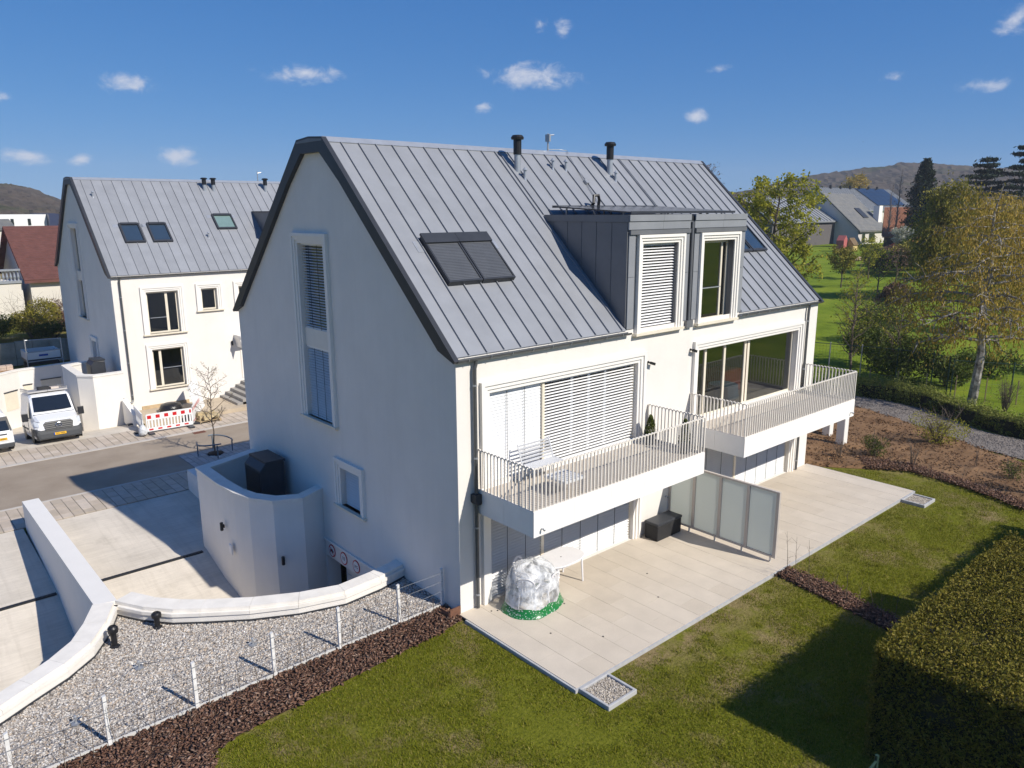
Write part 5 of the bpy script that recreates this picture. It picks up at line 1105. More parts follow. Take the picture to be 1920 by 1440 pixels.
def grow(h, r0, z0, rad, nprim, nsec, up=.5, droop=0.0, lean=0.0, shape='round', bmin=.0):
    """tubes for trunk and limbs plus twig points in local space"""
    tb = MB(); tips = []
    k = 8; tp = [(lean*h*(i/k)**1.5+random.uniform(-.012,.012)*h, random.uniform(-.012,.012)*h, h*.97*i/k) for i in range(k+1)]; tp[0] = (0,0,-.15)
    tb.tube(tp, [max(.012, r0*(1-.93*i/k)**.9) for i in range(k+1)], 7)
    for i in range(nprim):
        f = (i+.5)/nprim; z = z0 + (h*.95-z0)*f; t = z/(h*.97)*k; a = min(int(t),k-1); p = Vector(tp[a]).lerp(Vector(tp[a+1]), t-a)
        if shape == 'round': rr = rad*math.sqrt(max(.03,1-((f-.40)/.66)**2))
        elif shape == 'cone': rr = rad*(1-f)**.85+.12*rad
        elif shape == 'tall': rr = rad*(.55+.45*math.sin(math.pi*min(1,f*1.1)))*(1-.35*f)
        else: rr = rad*(.9-.5*f)
        az = i*2.39996+random.uniform(-.4,.4); e = up*(1-.35*f if shape != 'cone' else .3)+random.uniform(-.12,.12)
        L_ = rr*random.uniform(.78,1.12)
        d = Vector((math.cos(az)*math.cos(e), math.sin(az)*math.cos(e), math.sin(e)))
        pts = [p]; n = 5
        for q in range(1,n+1):
            s = q/n; pts.append(p + d*L_*s + Vector((random.uniform(-.05,.05)*L_, random.uniform(-.05,.05)*L_, -droop*L_*s*s + random.uniform(-.03,.03)*L_)))
        rb = max(.012, r0*(1-z/h)*.55+.012); tb.tube(pts, [rb*(1-.85*q/n) for q in range(n+1)], 5)
        for j in range(nsec):
            s = random.uniform(.25 if bmin == 0 else bmin,1.0); q = s*n; a = min(int(q),n-1); b = pts[a].lerp(pts[a+1], q-a)
            dd = (d*.6 + Vector(rdir(1)[0])*.8); dd.z += .1-droop*.8; dd.normalize(); l2 = L_*random.uniform(.18,.42)*(1.15-s*.5)
            e2 = b + dd*l2; mid = b.lerp(e2,.5)+Vector(rdir(1)[0])*l2*.08
            tb.tube([b, mid, e2+Vector((0,0,-droop*l2*.5))], [rb*.35, rb*.22, .006], 4, caps=False); tips += [(b,e2)]
        tips.append((pts[-2],pts[-1]))
    tips.append((Vector(tp[-2]),Vector(tp[-1])))
    return tb, tips
def leaves_from(tips, n, spread, hang=0.0, hangl=0.0):
    A = np.array([t[0][:] for t in tips]); B = np.array([t[1][:] for t in tips]); w = np.linalg.norm(B-A,axis=1)+.05; i = rng.choice(len(tips), n, p=w/w.sum())
    s = rng.beta(2.2,1.2,(n,1)); C = A[i]*(1-s)+B[i]*s + rng.normal(0,1,(n,3))*spread
    if hangl: C[:,2] -= rng.exponential(hangl, n)
    return C
def tree(name, label, cat, loc, h, r0, z0, rad, nprim, nsec, nleaf, lsize, lm, bm_=None, up=.5, droop=0.0, spread=.18, hang=0.0, hangl=0.0, shape='round', group=None, lean=0.0, asp=.5):
    t_ = thing(name, label, cat, loc, group=group)
    tb, tips = grow(h, r0, z0, rad, nprim, nsec, up, droop, lean, shape); obj('trunk', tb, bm_ or bark, t_)
    if nleaf:
        C = leaves_from(tips, nleaf, spread, hang, hangl); C[:,2] = np.maximum(C[:,2], .05); obj('crown', leaf_mesh('crown', C, lsize, lm, asp, hang=hang), None, t_)
    return t_
G = lambda x, y: (x, y, gz(x,y))
lm_spring = leafmat('spring_leaf', [(.28,.28,.025),(.38,.36,.035),(.20,.21,.02),(.44,.40,.055),(.32,.31,.03)], trans=.35)
lm_birch = leafmat('birch_leaf', [(.42,.27,.05),(.34,.26,.045),(.54,.36,.085),(.27,.23,.04),(.47,.33,.065)], trans=.3)
lm_olive = leafmat('olive_leaf', [(.22,.20,.03),(.30,.26,.04),(.15,.14,.025),(.34,.29,.05)], trans=.3)
lm_dark = leafmat('conifer_leaf', [(.012,.022,.012),(.022,.035,.018),(.03,.045,.02),(.016,.028,.014)], trans=.1)
lm_hedge = leafmat('hedge_leaf', [(.13,.12,.013),(.20,.175,.024),(.09,.088,.011),(.28,.22,.045),(.155,.142,.017)], trans=.2)
lm_box = leafmat('boxhedge_leaf', [(.20,.23,.04),(.30,.31,.075),(.12,.15,.028),(.36,.36,.10)], trans=.25)
lm_green = leafmat('garden_leaf', [(.06,.09,.015),(.10,.13,.022),(.045,.07,.012),(.14,.15,.03)], trans=.25)
lm_brown = leafmat('dry_leaf', [(.17,.10,.07),(.24,.15,.10),(.12,.07,.05),(.20,.13,.09)], trans=.2)
lm_white = leafmat('blossom', [(.55,.54,.46),(.40,.42,.28),(.62,.60,.55),(.22,.25,.10)], trans=.3)
tree('maple_tree', 'pale yellow green spring tree rising behind the far end of the large house', 'tree', G(50.8,21.6), 12.3, .26, 1.6, 4.3, 34, 15, 9500, .16, lm_spring, up=.62, spread=.20, group=None)
tree('birch_tree', 'tall birch with drooping ochre foliage beside the low clipped hedge', 'tree', G(32.0,-.75), 11.0, .24, 3.0, 4.6, 46, 15, 17000, .075, lm_birch, birch_bark, up=.30, droop=.35, spread=.10, hang=.75, hangl=.35, shape='tall', asp=.4)
tree('birch_tree', 'smaller ochre birch farther off past the drooping birch', 'tree', G(57.5,5.6), 10.2, .16, 1.6, 3.2, 28, 11, 9000, .12, lm_birch, birch_bark, up=.4, droop=.3, spread=.3, hang=.6, hangl=.4, shape='tall')
tree('willow_tree', 'rounded olive green tree between the orange roof and the drooping birch', 'tree', G(74.9,16.4), 12.2, .26, 2.0, 3.2, 34, 14, 15000, .15, lm_olive, up=.6, droop=.2, spread=.4, hang=.5, hangl=.5)
tree('willow_tree', 'lower olive tree standing just right of the rounded olive tree', 'tree', G(80,13.6), 10.2, .2, 1.5, 3.6, 26, 11, 9000, .16, lm_birch, up=.5, droop=.2, spread=.4, hang=.5, hangl=.5)
# conifers on the horizon
def conifer(loc, h, rad, label, layered=False, n=9000, ls=.28):
    t_ = thing('conifer_tree', label, 'tree', loc); tb = MB(); tb.tube([(0,0,-.2),(0,0,h*.98)], [h*.022,.02], 7); obj('trunk', tb, bark, t_)
    C = []
    nl = 26 if not layered else 11
    for i in range(nl):
        f = (i+.3)/nl; z = h*(.12+.86*f) if not layered else h*(.30+.68*f); r = rad*((1-f)**.6 if not layered else (1-f)**.7*random.uniform(.6,1.15)+.12)
        m_ = 9 if not layered else 6
        for k in range(m_):
            a = random.uniform(0,6.28); L_ = r*random.uniform(.75,1.1); kk = int(n/nl/m_)
            s = rng.beta(1.6,1.0,kk); x, y = L_*s*math.cos(a), L_*s*math.sin(a); sp = .12*L_+.12
            C.append(np.c_[x+rng.normal(0,sp,kk), y+rng.normal(0,sp,kk), z + (-.25*L_*s if not layered else .12*L_*s) + rng.normal(0,.22 if not layered else .12,kk)])
    C = np.vstack(C); obj('crown', leaf_mesh('crown', C, ls, lm_dark, .35), None, t_)
conifer(G(139,43.6), 16.0, 3.6, 'dense dark conical conifer behind the olive tree', False, 9000, .36)
conifer(G(142,34.6), 16.0, 5.2, 'spreading dark pine with layered boughs against the wooded hill', True, 7000, .34)
conifer(G(143.6,29.6), 18.0, 4.8, 'tall dark fir cut by the frame beside the layered pine', True, 8000, .34)
for i, (x, y, h) in enumerate(((137.5,47.2,14.5),(140,49.5,12.0))):
    tree('poplar_tree', 'slender bare grey poplar behind the solar panels, %s' % ('the taller one' if i == 0 else 'the shorter one'), 'tree', G(x,y), h, .2, 1.5, 1.3, 40, 9, 0, .1, lm_brown, mat('grey_twig', (.16,.135,.125), .95, .2, 5), up=1.15, shape='tall')
tree('shade_tree', 'hazy orange brown tree rising behind the grey seam roofed house', 'tree', G(216,92), 16.5, .3, 2, 5, 30, 10, 6000, .3, lm_birch, spread=.5)
for i, (x, y, h, rd) in enumerate(((62,33,10.8,3.2),(68,36.5,11.2,3.6),(64,38,14.6,3.4))):
    tree('bare_tree', ('bare twiggy tree showing past the roof end of the large house','second bare brown tree behind the pale spring tree','tall bare tree whose crown tops the far ridge of the large house')[i], 'tree', G(x,y), h, .18, 1.5, rd, 30, 12, 1500, .10, lm_brown, twig_m, up=.7, spread=.2)
# orchard
for i, (x, y, h, nl, lm, lb) in enumerate(((79.5,29.0,4.4,2200,lm_olive,'small round orchard tree with olive leaves nearest the red play hut'),(88.5,29.9,5.0,900,lm_spring,'thin young orchard tree beside the sandy patch'),(75.3,22.9,4.0,150,lm_spring,'bare vase shaped orchard tree on the open meadow'),(83,24.2,4.4,200,lm_brown,'bare orchard tree left of the reddish bush'),(118,38,4.5,2500,lm_white,'white flowering fruit tree before the slate roofed house'))):
    tree('orchard_tree', lb, 'tree', G(x,y), h, .10, 1.3, 2.0, 14, 10, nl, .14, lm, bark, up=.75, spread=.18)
def bush(loc, rx, ry, h, n, ls, lm, label, name='bush', cat='bush', stems=9, group=None, asp=.5):
    t_ = thing(name, label, cat, loc, group=group); tb = MB()
    for k in range(stems):
        a = random.uniform(0,6.28); r = random.uniform(.2,.95); tb.tube([(0.05*math.cos(a),.05*math.sin(a),-.05),(rx*r*.5*math.cos(a),ry*r*.5*math.sin(a),h*.5),(rx*r*math.cos(a),ry*r*math.sin(a),h*random.uniform(.7,1.0))], [.018,.012,.004], 4)
        for j in range(5):
            s = random.uniform(.3,.9); b = Vector((rx*r*s*math.cos(a),ry*r*s*math.sin(a),h*s)); tb.tube([b, b+Vector(rdir(1)[0])*h*.22+Vector((0,0,h*.10))], [.008,.003], 3, caps=False)
    obj('stems', tb, twig_m, t_)
    if n:
        d = rdir(n); r = rng.uniform(.45,1,n)**.6; nb_ = 10; cl = rdir(nb_)*np.array([.55,.55,.5]); ci = rng.integers(0,nb_,n)
        C = (cl[ci] + d*(r*.5)[:,None])*np.array([rx,ry,h*.5]) + np.array([0,0,h*.52]); C[:,2] = np.maximum(C[:,2],.03); obj('foliage', leaf_mesh('foliage', C, ls, lm, asp), None, t_)
    return t_
bush(G(64.5,17.0),1.8,1.8,2.9,5000,.13,lm_brown,'rounded bush with reddish brown dry leaves on the meadow')
bush(G(60.5,17.3),1.0,1.0,1.6,60,.08,lm_brown,'bare grey shrub left of the reddish bush', stems=16)
bush(G(23.4,-2.3),1.25,1.25,1.55,2200,.035,lm_spring,'airy pale green shrub at the gravel path edge',stems=22); bush(G(19.7,-1.3),.65,.65,.95,1800,.03,lm_green,'small dense green shrub on the bare soil',stems=14)
bush(G(19.5,-2.8),.35,.35,1.0,60,.03,lm_brown,'thin bare shrub between the soil and the bark strip',stems=7); bush(G(20.6,-5.8),.5,.5,.8,700,.03,lm_green,'low green shrub on the soil near the hedge',stems=8); bush(G(19.6,-6.9),.7,.7,1.7,900,.035,lm_spring,'tall thin shrub where the bark strip meets the frame edge',stems=12)
bush(G(18.6,-.4),.4,.4,.7,80,.03,lm_brown,'leafless twiggy shrub beside the white pillars',stems=8)
bush(G(21.0,-4.5),.1,.1,1.0,20,.03,lm_brown,'single upright bare stick planted in the soil',stems=2)
bush(G(31.4,-2.4),.8,.8,1.45,250,.03,lm_brown,'fan shaped bare brown shrub behind the low hedge',stems=30)
for i, (x, y, rx, h, n) in enumerate(((34.2,3.6,2.3,2.9,6000),(37.5,6.4,2.2,2.8,5000),(35.2,1.6,1.6,1.7,3000),(40,1.0,2.0,1.8,3000),(47,10.4,2.4,3.2,4500),(43.5,-1.5,1.8,1.6,2500))):
    bush(G(x,y),rx,rx,h,n,.09,lm_green,('big dark green shrub behind the mesh fence','dark leafy shrub at the corner of the mesh fence','low dark shrub beside the mesh gate','wide dark shrub beyond the birch trunk','dark green shrub under the pale spring tree','low dark shrub right of the birch')[i],stems=14)
for i, (x, y, h) in enumerate(((33.4,6.2,6.2),(34.6,4.3,5.4),(39,8.8,6.4))):
    tree('young_tree', ('thin young tree with pale trunk behind the balcony rail','leaning thin young tree by the mesh fence','thin bare tree in front of the pale spring tree')[i], 'tree', G(x,y), h, .07, .9, 1.9, 22, 9, 900, .06, lm_spring, twig_m, up=.9, spread=.12, shape='tall', lean=(.0,.18,.05)[i])
for i, (x, y, w) in enumerate(((96,31.5,3.0),(101,29.5,3.2),(105,34,3.0),(108,27,3.5),(112,33,3.2),(92,22,2.8),(99,20,3.2),(110,21,3.4))):
    bush(G(x,y),w,w,3.2+random.uniform(-.5,1.2),2600,.22,(lm_green,lm_olive,lm_brown,lm_olive)[i%4],('dark evergreen bush behind the sandy patch','olive garden bush right of the sandy patch','brownish bush before the orange roof','wide olive bush below the low red roof','dark green bush under the olive tree','olive bush between meadow and birch','brown bush at the meadow end','olive bush beyond the meadow end')[i],stems=5)
for i, (x, y, h, rd) in enumerate(((96,24,7.5,3.0),(118,30,8,3.4),(125,26,9,3.8),(108,16,9,3.6),(130,18,10,4.2))):
    tree('garden_tree', ('brown leaved garden tree before the low red roof','ochre garden tree beside the low red roof','tall ochre garden tree under the pines','ochre garden tree behind the drooping birch','broad ochre tree at the frame edge under the fir')[i], 'tree', G(x,y), h, .2, 1.5, rd, 22, 10, 5000, .22, (lm_birch,lm_olive)[i%2], up=.6, droop=.15, spread=.4, hang=.4, hangl=.3)
# saplings and sticks
tree('sapling', 'young street sapling with sparse pale leaves inside the tube guard', 'tree', (1.56,20.3,SZ+.06), 4.1, .035, 1.2, 1.15, 20, 7, 380, .035, leafmat('sapling_leaf', [(.40,.34,.20),(.46,.36,.30),(.30,.27,.10)]), twig_m, up=.75, spread=.06)
def whip(x, y, z, h, label, group, n=3):
    m = MB(); p0 = Vector((x,y,z)); tip = p0+Vector((random.uniform(-.1,.1),random.uniform(-.1,.1),h)); m.tube([p0, p0.lerp(tip,.5)+Vector((random.uniform(-.04,.04),random.uniform(-.04,.04),0)), tip], [.008,.006,.002], 4)
    for k in range(n+3): b = p0.lerp(tip, random.uniform(.25,.9)); m.tube([b, b+Vector((random.uniform(-.14,.14),random.uniform(-.14,.14),random.uniform(.06,.2)))], [.004,.0015], 3, caps=False)
    tag(obj('hedge_whip', m, twig_m), label, 'sapling', group)
for k in range(30): whip(-.5-k*.32+random.uniform(-.1,.1), .42+random.uniform(-.1,.1), -.06, random.uniform(.55,1.05), 'thin leafless hedge whip planted in bark mulch along the wire fence', 'hedge whips by the wire fence')
for k in range(11): whip(7.9+random.uniform(-.2,.15)-k*.04, -4.2-k*.33, -.06, random.uniform(.5,1.0) if k > 2 else 1.25, 'thin leafless hedge whip in the bark strip by the frosted screen', 'hedge whips by the frosted screen')
for k in range(12): whip(18.9+random.uniform(-.3,.3)-abs(k-4)*.08, -1.2-k*.5, -.06, random.uniform(.4,.8), 'thin bare whip in the bark strip beside the soil slope', 'hedge whips by the soil slope')
# clipped hedges
def hedge(poly, z0, h, n, ls, lm, label, top_jit=.12, core=.12, crop=None, name='hedge'):
    c = np.mean(poly,0); t_ = thing(name, label, 'hedge', (c[0],c[1],z0)); P = [(x-c[0],y-c[1]) for x, y in poly]
    Pin = [tuple(np.array(p)*(1-core/max(.3,np.linalg.norm(p)))) for p in P]
    m = MB(); m.prism(Pin, lambda u,v,w:(u,v,w), -.05, h-core); obj('inner_core', m, mat('hedge_inside', (.018,.018,.008), .95, .3, 8), t_)  # near-black solid core box filling the hedge behind its leaves
    per = [np.hypot(P[i][0]-P[i-1][0],P[i][1]-P[i-1][1]) for i in range(len(P))]; A = .5*abs(sum(P[i-1][0]*P[i][1]-P[i][0]*P[i-1][1] for i in range(len(P)))); side = sum(per)*h; nt = int(n*A/(A+side))
    q = rand_in(P, nt); from mathutils import noise
    bz = np.array([noise.noise(Vector((x*1.1,y*1.1,.5)))*.14+noise.noise(Vector((x*4,y*4,1.5)))*.10 for x, y in q])
    C = [np.c_[q, h+bz-rng.exponential(.06,nt)+rng.uniform(0,top_jit,nt)*(rng.random(nt)<.3)]]
    ns = n-nt; e = rng.choice(len(P), ns, p=np.array(per)/sum(per)); s = rng.random((ns,1)); Pa = np.array(P); a, b = Pa[e-1], Pa[e]; d = (b-a)/np.linalg.norm(b-a,axis=1,keepdims=True); nn = np.c_[d[:,1],-d[:,0]]
    mid = (a+b)/2; sg = np.sign((nn*mid).sum(1,keepdims=True)); nn *= sg; zz = rng.uniform(.02,h,ns); x2 = a*(1-s)+b*s
    bo = np.array([noise.noise(Vector((p[0]*1.5+9,p[1]*1.5,z*1.5)))*.16+noise.noise(Vector((p[0]*5,p[1]*5,z*5)))*.08 for p, z in zip(x2,zz)])
    C.append(np.c_[x2+nn*(bo-rng.exponential(.06,ns))[:,None], zz]); C = np.vstack(C)
    obj('foliage', leaf_mesh('foliage', C, ls, lm, .45, up=0), None, t_); return t_
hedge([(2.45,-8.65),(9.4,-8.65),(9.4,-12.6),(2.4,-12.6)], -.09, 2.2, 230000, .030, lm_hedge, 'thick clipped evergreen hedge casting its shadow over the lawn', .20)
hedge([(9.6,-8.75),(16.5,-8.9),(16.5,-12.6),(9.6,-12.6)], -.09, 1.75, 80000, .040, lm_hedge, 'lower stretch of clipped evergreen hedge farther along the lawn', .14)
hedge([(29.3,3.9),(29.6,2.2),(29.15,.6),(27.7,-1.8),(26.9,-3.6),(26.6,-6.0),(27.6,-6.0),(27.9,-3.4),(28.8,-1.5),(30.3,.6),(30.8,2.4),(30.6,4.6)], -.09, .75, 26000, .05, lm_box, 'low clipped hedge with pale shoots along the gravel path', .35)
# ------------------------------------------------------------------ garden soil, path, pillars, fences on the east side
soilP = [(16.78,-.02),(17.2,-.7),(18.2,-1.95),(19.0,-2.9),(18.7,-4.6),(18.3,-6.0),(17.7,-7.3),(19.5,-9.5),(22.2,-8.0),(23.2,-5.6),(24.0,-3.6),(24.9,-1.9),(25.9,-.1),(26.9,2.6),(27.4,5.5),(25,9),(17.0,9),(16.78,4)]
soil_m = mat('bare_soil', (.13,.068,.030), .95, .25, 1.1, .9, 14, col2=(.25,.145,.070), detail=9)
sub_sheet('soil', soilP, -.07, soil_m, .33, .10, 1.2)
clod_m = mat('soil_clods', (1,1,1), .95, .2, 9, island=[(.11,.055,.025),(.20,.11,.055),(.14,.075,.034),(.27,.165,.09),(.09,.046,.022)])
q = rand_in(soilP, 9000); tag(scatter_pieces('soil_clods', np.c_[q, rng.uniform(-.05,.05,len(q))], .040, clod_m, .6, 1.2), 'loose brown clods over the bare soil by the pillars', 'soil')
mb3 = [(18.0,-1.7),(19.05,-1.0),(19.6,-2.6),(19.2,-4.6),(18.7,-6.0),(18.2,-7.2),(17.6,-7.1),(18.1,-5.9),(18.6,-4.6),(18.8,-3.0)]
q = rand_in(mb3, 3500)+rng.normal(0,.07,(3500,2)); tag(scatter_pieces('bark_mulch', np.c_[q, rng.uniform(.0,.07,len(q))], .032, mulch_m, .25, 1.5), 'dark bark strip between lawn and bare soil slope', 'bark mulch')
pathP = [(24.0,-3.6),(23.65,-5.2),(22.9,-7.0),(26.2,-7.0),(26.5,-4.6),(26.8,-2.8),(27.6,-1.6),(28.9,.5),(29.2,2.2),(29.0,4.0),(29.4,7),(27.0,7),(26.9,2.7),(25.8,-.2),(24.6,-2.4)]
path_m = mat('path_gravel', (.17,.145,.125), .95, .15, 6, .9, 45, col2=(.235,.205,.18))
sub_sheet('path', pathP, -.045, path_m, .5, .02, 2.0)
q = rand_in(pathP, 5000); tag(scatter_pieces('path_stones', np.c_[q, np.full(len(q),-.03)], .028, mat('path_stone', (1,1,1), .9, .2, 9, island=[(.15,.135,.125),(.24,.215,.20),(.19,.17,.16)]), .6, 1.2), 'grey crushed stone on the garden path', 'gravel')
for i, (x, y) in enumerate(((20.3,.35),(21.2,1.4))):
    m = MB(); m.box(-.17,.17,-.17,.17,-.2,1.15); tag(bevel(obj('pillar', m, stucco_trim, loc=(x,y,-.05)), .015, 1), ('square white concrete pillar on the soil nearest the terrace','square white concrete pillar on the soil behind the first one')[i], 'pillar', 'white pillars on the bare soil')
fm = mat('fence_green', (.018,.045,.036), .5, .15, 8)
def mesh_fence(pts, h, label, name='mesh_fence', sp=.18):
    t_ = thing(name, label, 'fence', (*pts[0],gz(*pts[0])))
    for (a, b) in zip(pts[:-1], pts[1:]):
        A = Vector((a[0]-pts[0][0],a[1]-pts[0][1],0)); B = Vector((b[0]-pts[0][0],b[1]-pts[0][1],0)); L_ = (B-A).length
        m = MB(); m.tube([A, A+Vector((0,0,h+.1))], .035, 6); obj('post', m, galv if random.random() < .4 else fm, t_)
        m = MB(); m.tube([A+Vector((0,0,h)), B+Vector((0,0,h))], .02, 5); obj('top_rail', m, fm, t_)
        m = MB()
        for z in np.arange(.15,h,sp): m.tube([A+Vector((0,0,z)), B+Vector((0,0,z))], .004, 3, caps=False)
        k = 0
        while k < L_: p = A+(B-A)*k/L_; m.tube([p, p+Vector((0,0,h))], .004, 3, caps=False); k += sp
        obj('mesh_panel', m, fm, t_)
    m = MB(); B = Vector((pts[-1][0]-pts[0][0],pts[-1][1]-pts[0][1],0)); m.tube([B, B+Vector((0,0,h+.1))], .035, 6); obj('post', m, fm, t_)
mesh_fence([(31.6,8.6),(32.0,6.8),(32.5,5.2),(32.9,3.4),(33.0,1.6),(32.4,.6)], 2.1, 'green mesh fence with tall posts behind the low clipped hedge')
mesh_fence([(32.4,.4),(33.5,-2.0),(34.8,-5)], 2.0, 'green tube framed gate panel beside the birch trunk', 'mesh_gate', .6)
t_ = thing('meadow_fence', 'row of slim wooden stakes with wire across the shaded meadow', 'fence', G(31,-1))
for k in range(9):
    x, y = 30.8+k*.5, 3.9-k*1.25; m = MB(); m.tube([(x-31,y+1,0),(x-31,y+1,1.25)], .03, 5); obj('stake', m, mat('stake_wood', (.30,.22,.14), .9, .2, 9), t_)
m = MB(); m.tube([(-.2,4.9,.95),(3.8,-5.1,.95)], .004, 3); m.tube([(-.2,4.9,.5),(3.8,-5.1,.5)], .004, 3); obj('wire', m, galv, t_)
mesh_fence([(1.39,-9.3),(.82,-9.32),(.2,-9.35)], .86, 'short green wire fence in the hedge shadow at the lawn end', 'wire_fence', .08)
# ------------------------------------------------------------------ far houses, ridge along x
def tiles_roof(par, x0, x1, y0, ze, y1, zr, m_, n, name='roof_course', seam=False):
    # overlapping courses (tiles) or seams as real strips
    for k in range(n):
        if not seam:
            a, b = k/n, (k+1)/n+.004; m = MB(); P = []
            for t, o in ((a,.07),(b,.015)): P += [(x0,y0+(y1-y0)*t,ze+(zr-ze)*t+o),(x1,y0+(y1-y0)*t,ze+(zr-ze)*t+o)]
            m.add(P, [(0,1,3,2)]); m.quad((x0,y0+(y1-y0)*a,ze+(zr-ze)*a-.02),(x1,y0+(y1-y0)*a,ze+(zr-ze)*a-.02),P[1],P[0]); obj(name, m, m_, par)
        else:
            x = x0+(x1-x0)*k/n; m = MB(); P = [(x-.03,y0,ze+.02),(x+.03,y0,ze+.02),(x+.03,y1,zr+.02),(x-.03,y1,zr+.02)]; m.add(P+[(p[0],p[1],p[2]+.12) for p in P], [(4,5,6,7),(0,1,5,4),(1,2,6,5),(2,3,7,6),(3,0,4,7)]); obj('roof_seam', m, m_, par)
def far_house(label, x0, x1, y0, y1, zb, ze, zr, wall_m, roof_m, n=24, seam=False, wins=(), over=.5, ridge_f=.5, at=(0,0,0)):
    t_ = thing('far_house', label, 'house', (at[0],at[1],0), math.radians(at[2])); yr = y0+(y1-y0)*ridge_f
    m = MB(); m.quad((x0,y0,zb),(x1,y0,zb),(x1,y0,ze),(x0,y0,ze)); m.quad((x0,y1,zb),(x1,y1,zb),(x1,y1,ze),(x0,y1,ze)); m.quad((x0,y0,zb),(x0,y1,zb),(x0,y1,ze),(x0,yr,zr-.1),(x0,y0,ze)); m.quad((x1,y0,zb),(x1,y1,zb),(x1,y1,ze),(x1,yr,zr-.1),(x1,y0,ze)); obj('wall', m, wall_m, t_)
    s = (zr-ze)/(yr-y0); m = MB(); e0 = (y0-over, ze-over*s); e1 = (y1+over, ze-over*s)
    m.prism([e0,(yr,zr),e1,(e1[0],e1[1]-.25),(yr,zr-.25),(e0[0],e0[1]-.25)], lambda u,v,w:(w,u,v), x0-over, x1+over); rf = obj('roof', m, roof_m, t_)
    tiles_roof(rf, x0-over, x1+over, e0[0], e0[1], yr, zr, roof_m, n, seam=seam)
    for (wx, wz, ww, wh) in wins:
        m = MB(); m.box(wx,wx+ww,y0-.04,y0+.05,wz,wz+wh); w = obj('window', m, white, t_); m = MB(); m.box(wx+.1,wx+ww-.1,y0-.06,y0-.041,wz+.1,wz+wh-.1); obj('pane', m, wglass, w)
    return t_, rf
slate = mat('slate', (.13,.135,.14), .8, .2, .9, .3, 3, col2=(.19,.185,.17)); orange_t = mat('orange_tile', (.30,.13,.07), .85, .15, 1.2, .3, 4); brown_t = mat('brown_tile', (.13,.052,.042), .75, .18, 2.2, .3, 6); red_t = mat('red_tile', (.35,.09,.05), .8, .2, 1.5); seam_far = mat('seam_far', (.30,.31,.32), .5, .08, .8, metal=.3)
h1, r1 = far_house('house with mossy slate roof and white chimney seen past the orchard', 144,156.5,57,73,2.2,5.7,12.7,mat('far_white', (.62,.58,.53), .9, .05, .5),slate,26,wins=((145.5,2.6,1.6,2.2),(148.6,2.6,2.8,2.2)))
m = MB(); m.box(155.2,156.8,58.2,59.4,6.5,10.2); obj('chimney', m, white, h1); m = MB(); m.obox((151.6,60.3,9.0-.3),(1.1,0,0),(0,1.1,.96),(0,-.08,.1)); obj('roof_window', m, anth, h1)
h2, r2 = far_house('long house with pale grey seam roof and dark solar panels', 170,211,73,88,2.5,9.6,14.7,MATS['far_white'],seam_far,44,seam=True)
for i in range(4):
    for j in range(5): 
        x, t0 = 192+i*.0+j*3.4, .18+i*.2; yy = 73-.5+(8)*t0; zz = 9.25+(5.45)*t0
        m = MB(); m.obox((x+i*-.0,yy+.75,zz+.75),(1.66,0,0),(0,.76,.52),(0,-.02,.03)); obj('solar_panel', m, MATS['solar_cell'], h2)
for k in range(6): m = MB(); m.box(177+k*5.2,177.5+k*5.2,80.0,80.4,14.4,15.3); obj('flue', m, black, h2)
far_house('house with plain orange tiled roof right of the slate roof', -6.5,6.5,-4,5,2.2,5.0,9.8,mat('brown_wall', (.06,.04,.03), .9),orange_t,22,ridge_f=.55,at=(145.5,45.4,-66))
far_house('low building with dull red tiled roof below the olive tree', 124,146,37.6,43,1.6,3.0,4.8,MATS['brown_wall'],red_t,12)
far_house('grey rendered house gable half hidden at the frame edge', 150,162,24,33,2.0,6.0,10.0,mat('grey_wall', (.36,.37,.38), .9),red_t,14,wins=((151,4,1.2,1.4),))
far_house('grey seam roofed house mostly hidden behind the pale spring tree', 120,160,62,76,2,7.5,11.8,mat('dark_wall', (.12,.11,.11), .9),seam_far,30,seam=True)
t_ = thing('play_hut', 'small pink and yellow garden play hut with brown roof', 'play hut', G(125,50.0)); t_.scale = (.62,.62,.72)
m = MB(); m.box(-2.6,-.2,0,2.2,0,2.6); m.prism([(-2.6,2.6),(-.2,2.6),(-1.4,3.8)], lambda u,v,w:(u,w,v), 0, 2.2); obj('pink_part', m, mat('pink_paint', (.42,.12,.11), .8), t_); m = MB(); m.box(-.1,2.6,-1.6,.6,0,1.7); m.prism([(-1.6,1.7),(.6,1.7),(-.5,3.0)], lambda u,v,w:(w,u,v), -.1, 2.6); obj('yellow_part', m, mat('yellow_wood', (.55,.42,.18), .8), t_); m = MB(); m.obox((1.25,-1.1,2.3),(1.6,0,0),(0,.75,.86),(0,-.05,.04)); obj('roof', m, mat('hut_roof', (.16,.11,.06), .9), t_)
for s in (0,1): m = MB(); m.tube([(3.6+s*.3,-1.6+s*1.2,0),(3.0,-1.0,2.2)], .08, 5); obj('swing_leg', m, MATS['yellow_wood'], t_)
sheet('sand_patch', [(108,41),(118,44),(126,43.5),(122,40.5),(113,38.8)], lambda x,y: gz(x,y)+.16, mat('sand', (.42,.30,.19), .95, .1, 1))
m = MB(); m.box(126,146,45.2,45.5,1.2,3.0); tag(obj('garden_fence', m, MATS['brown_wall']), 'dark board fence between the play hut and the orange roofed house', 'fence')
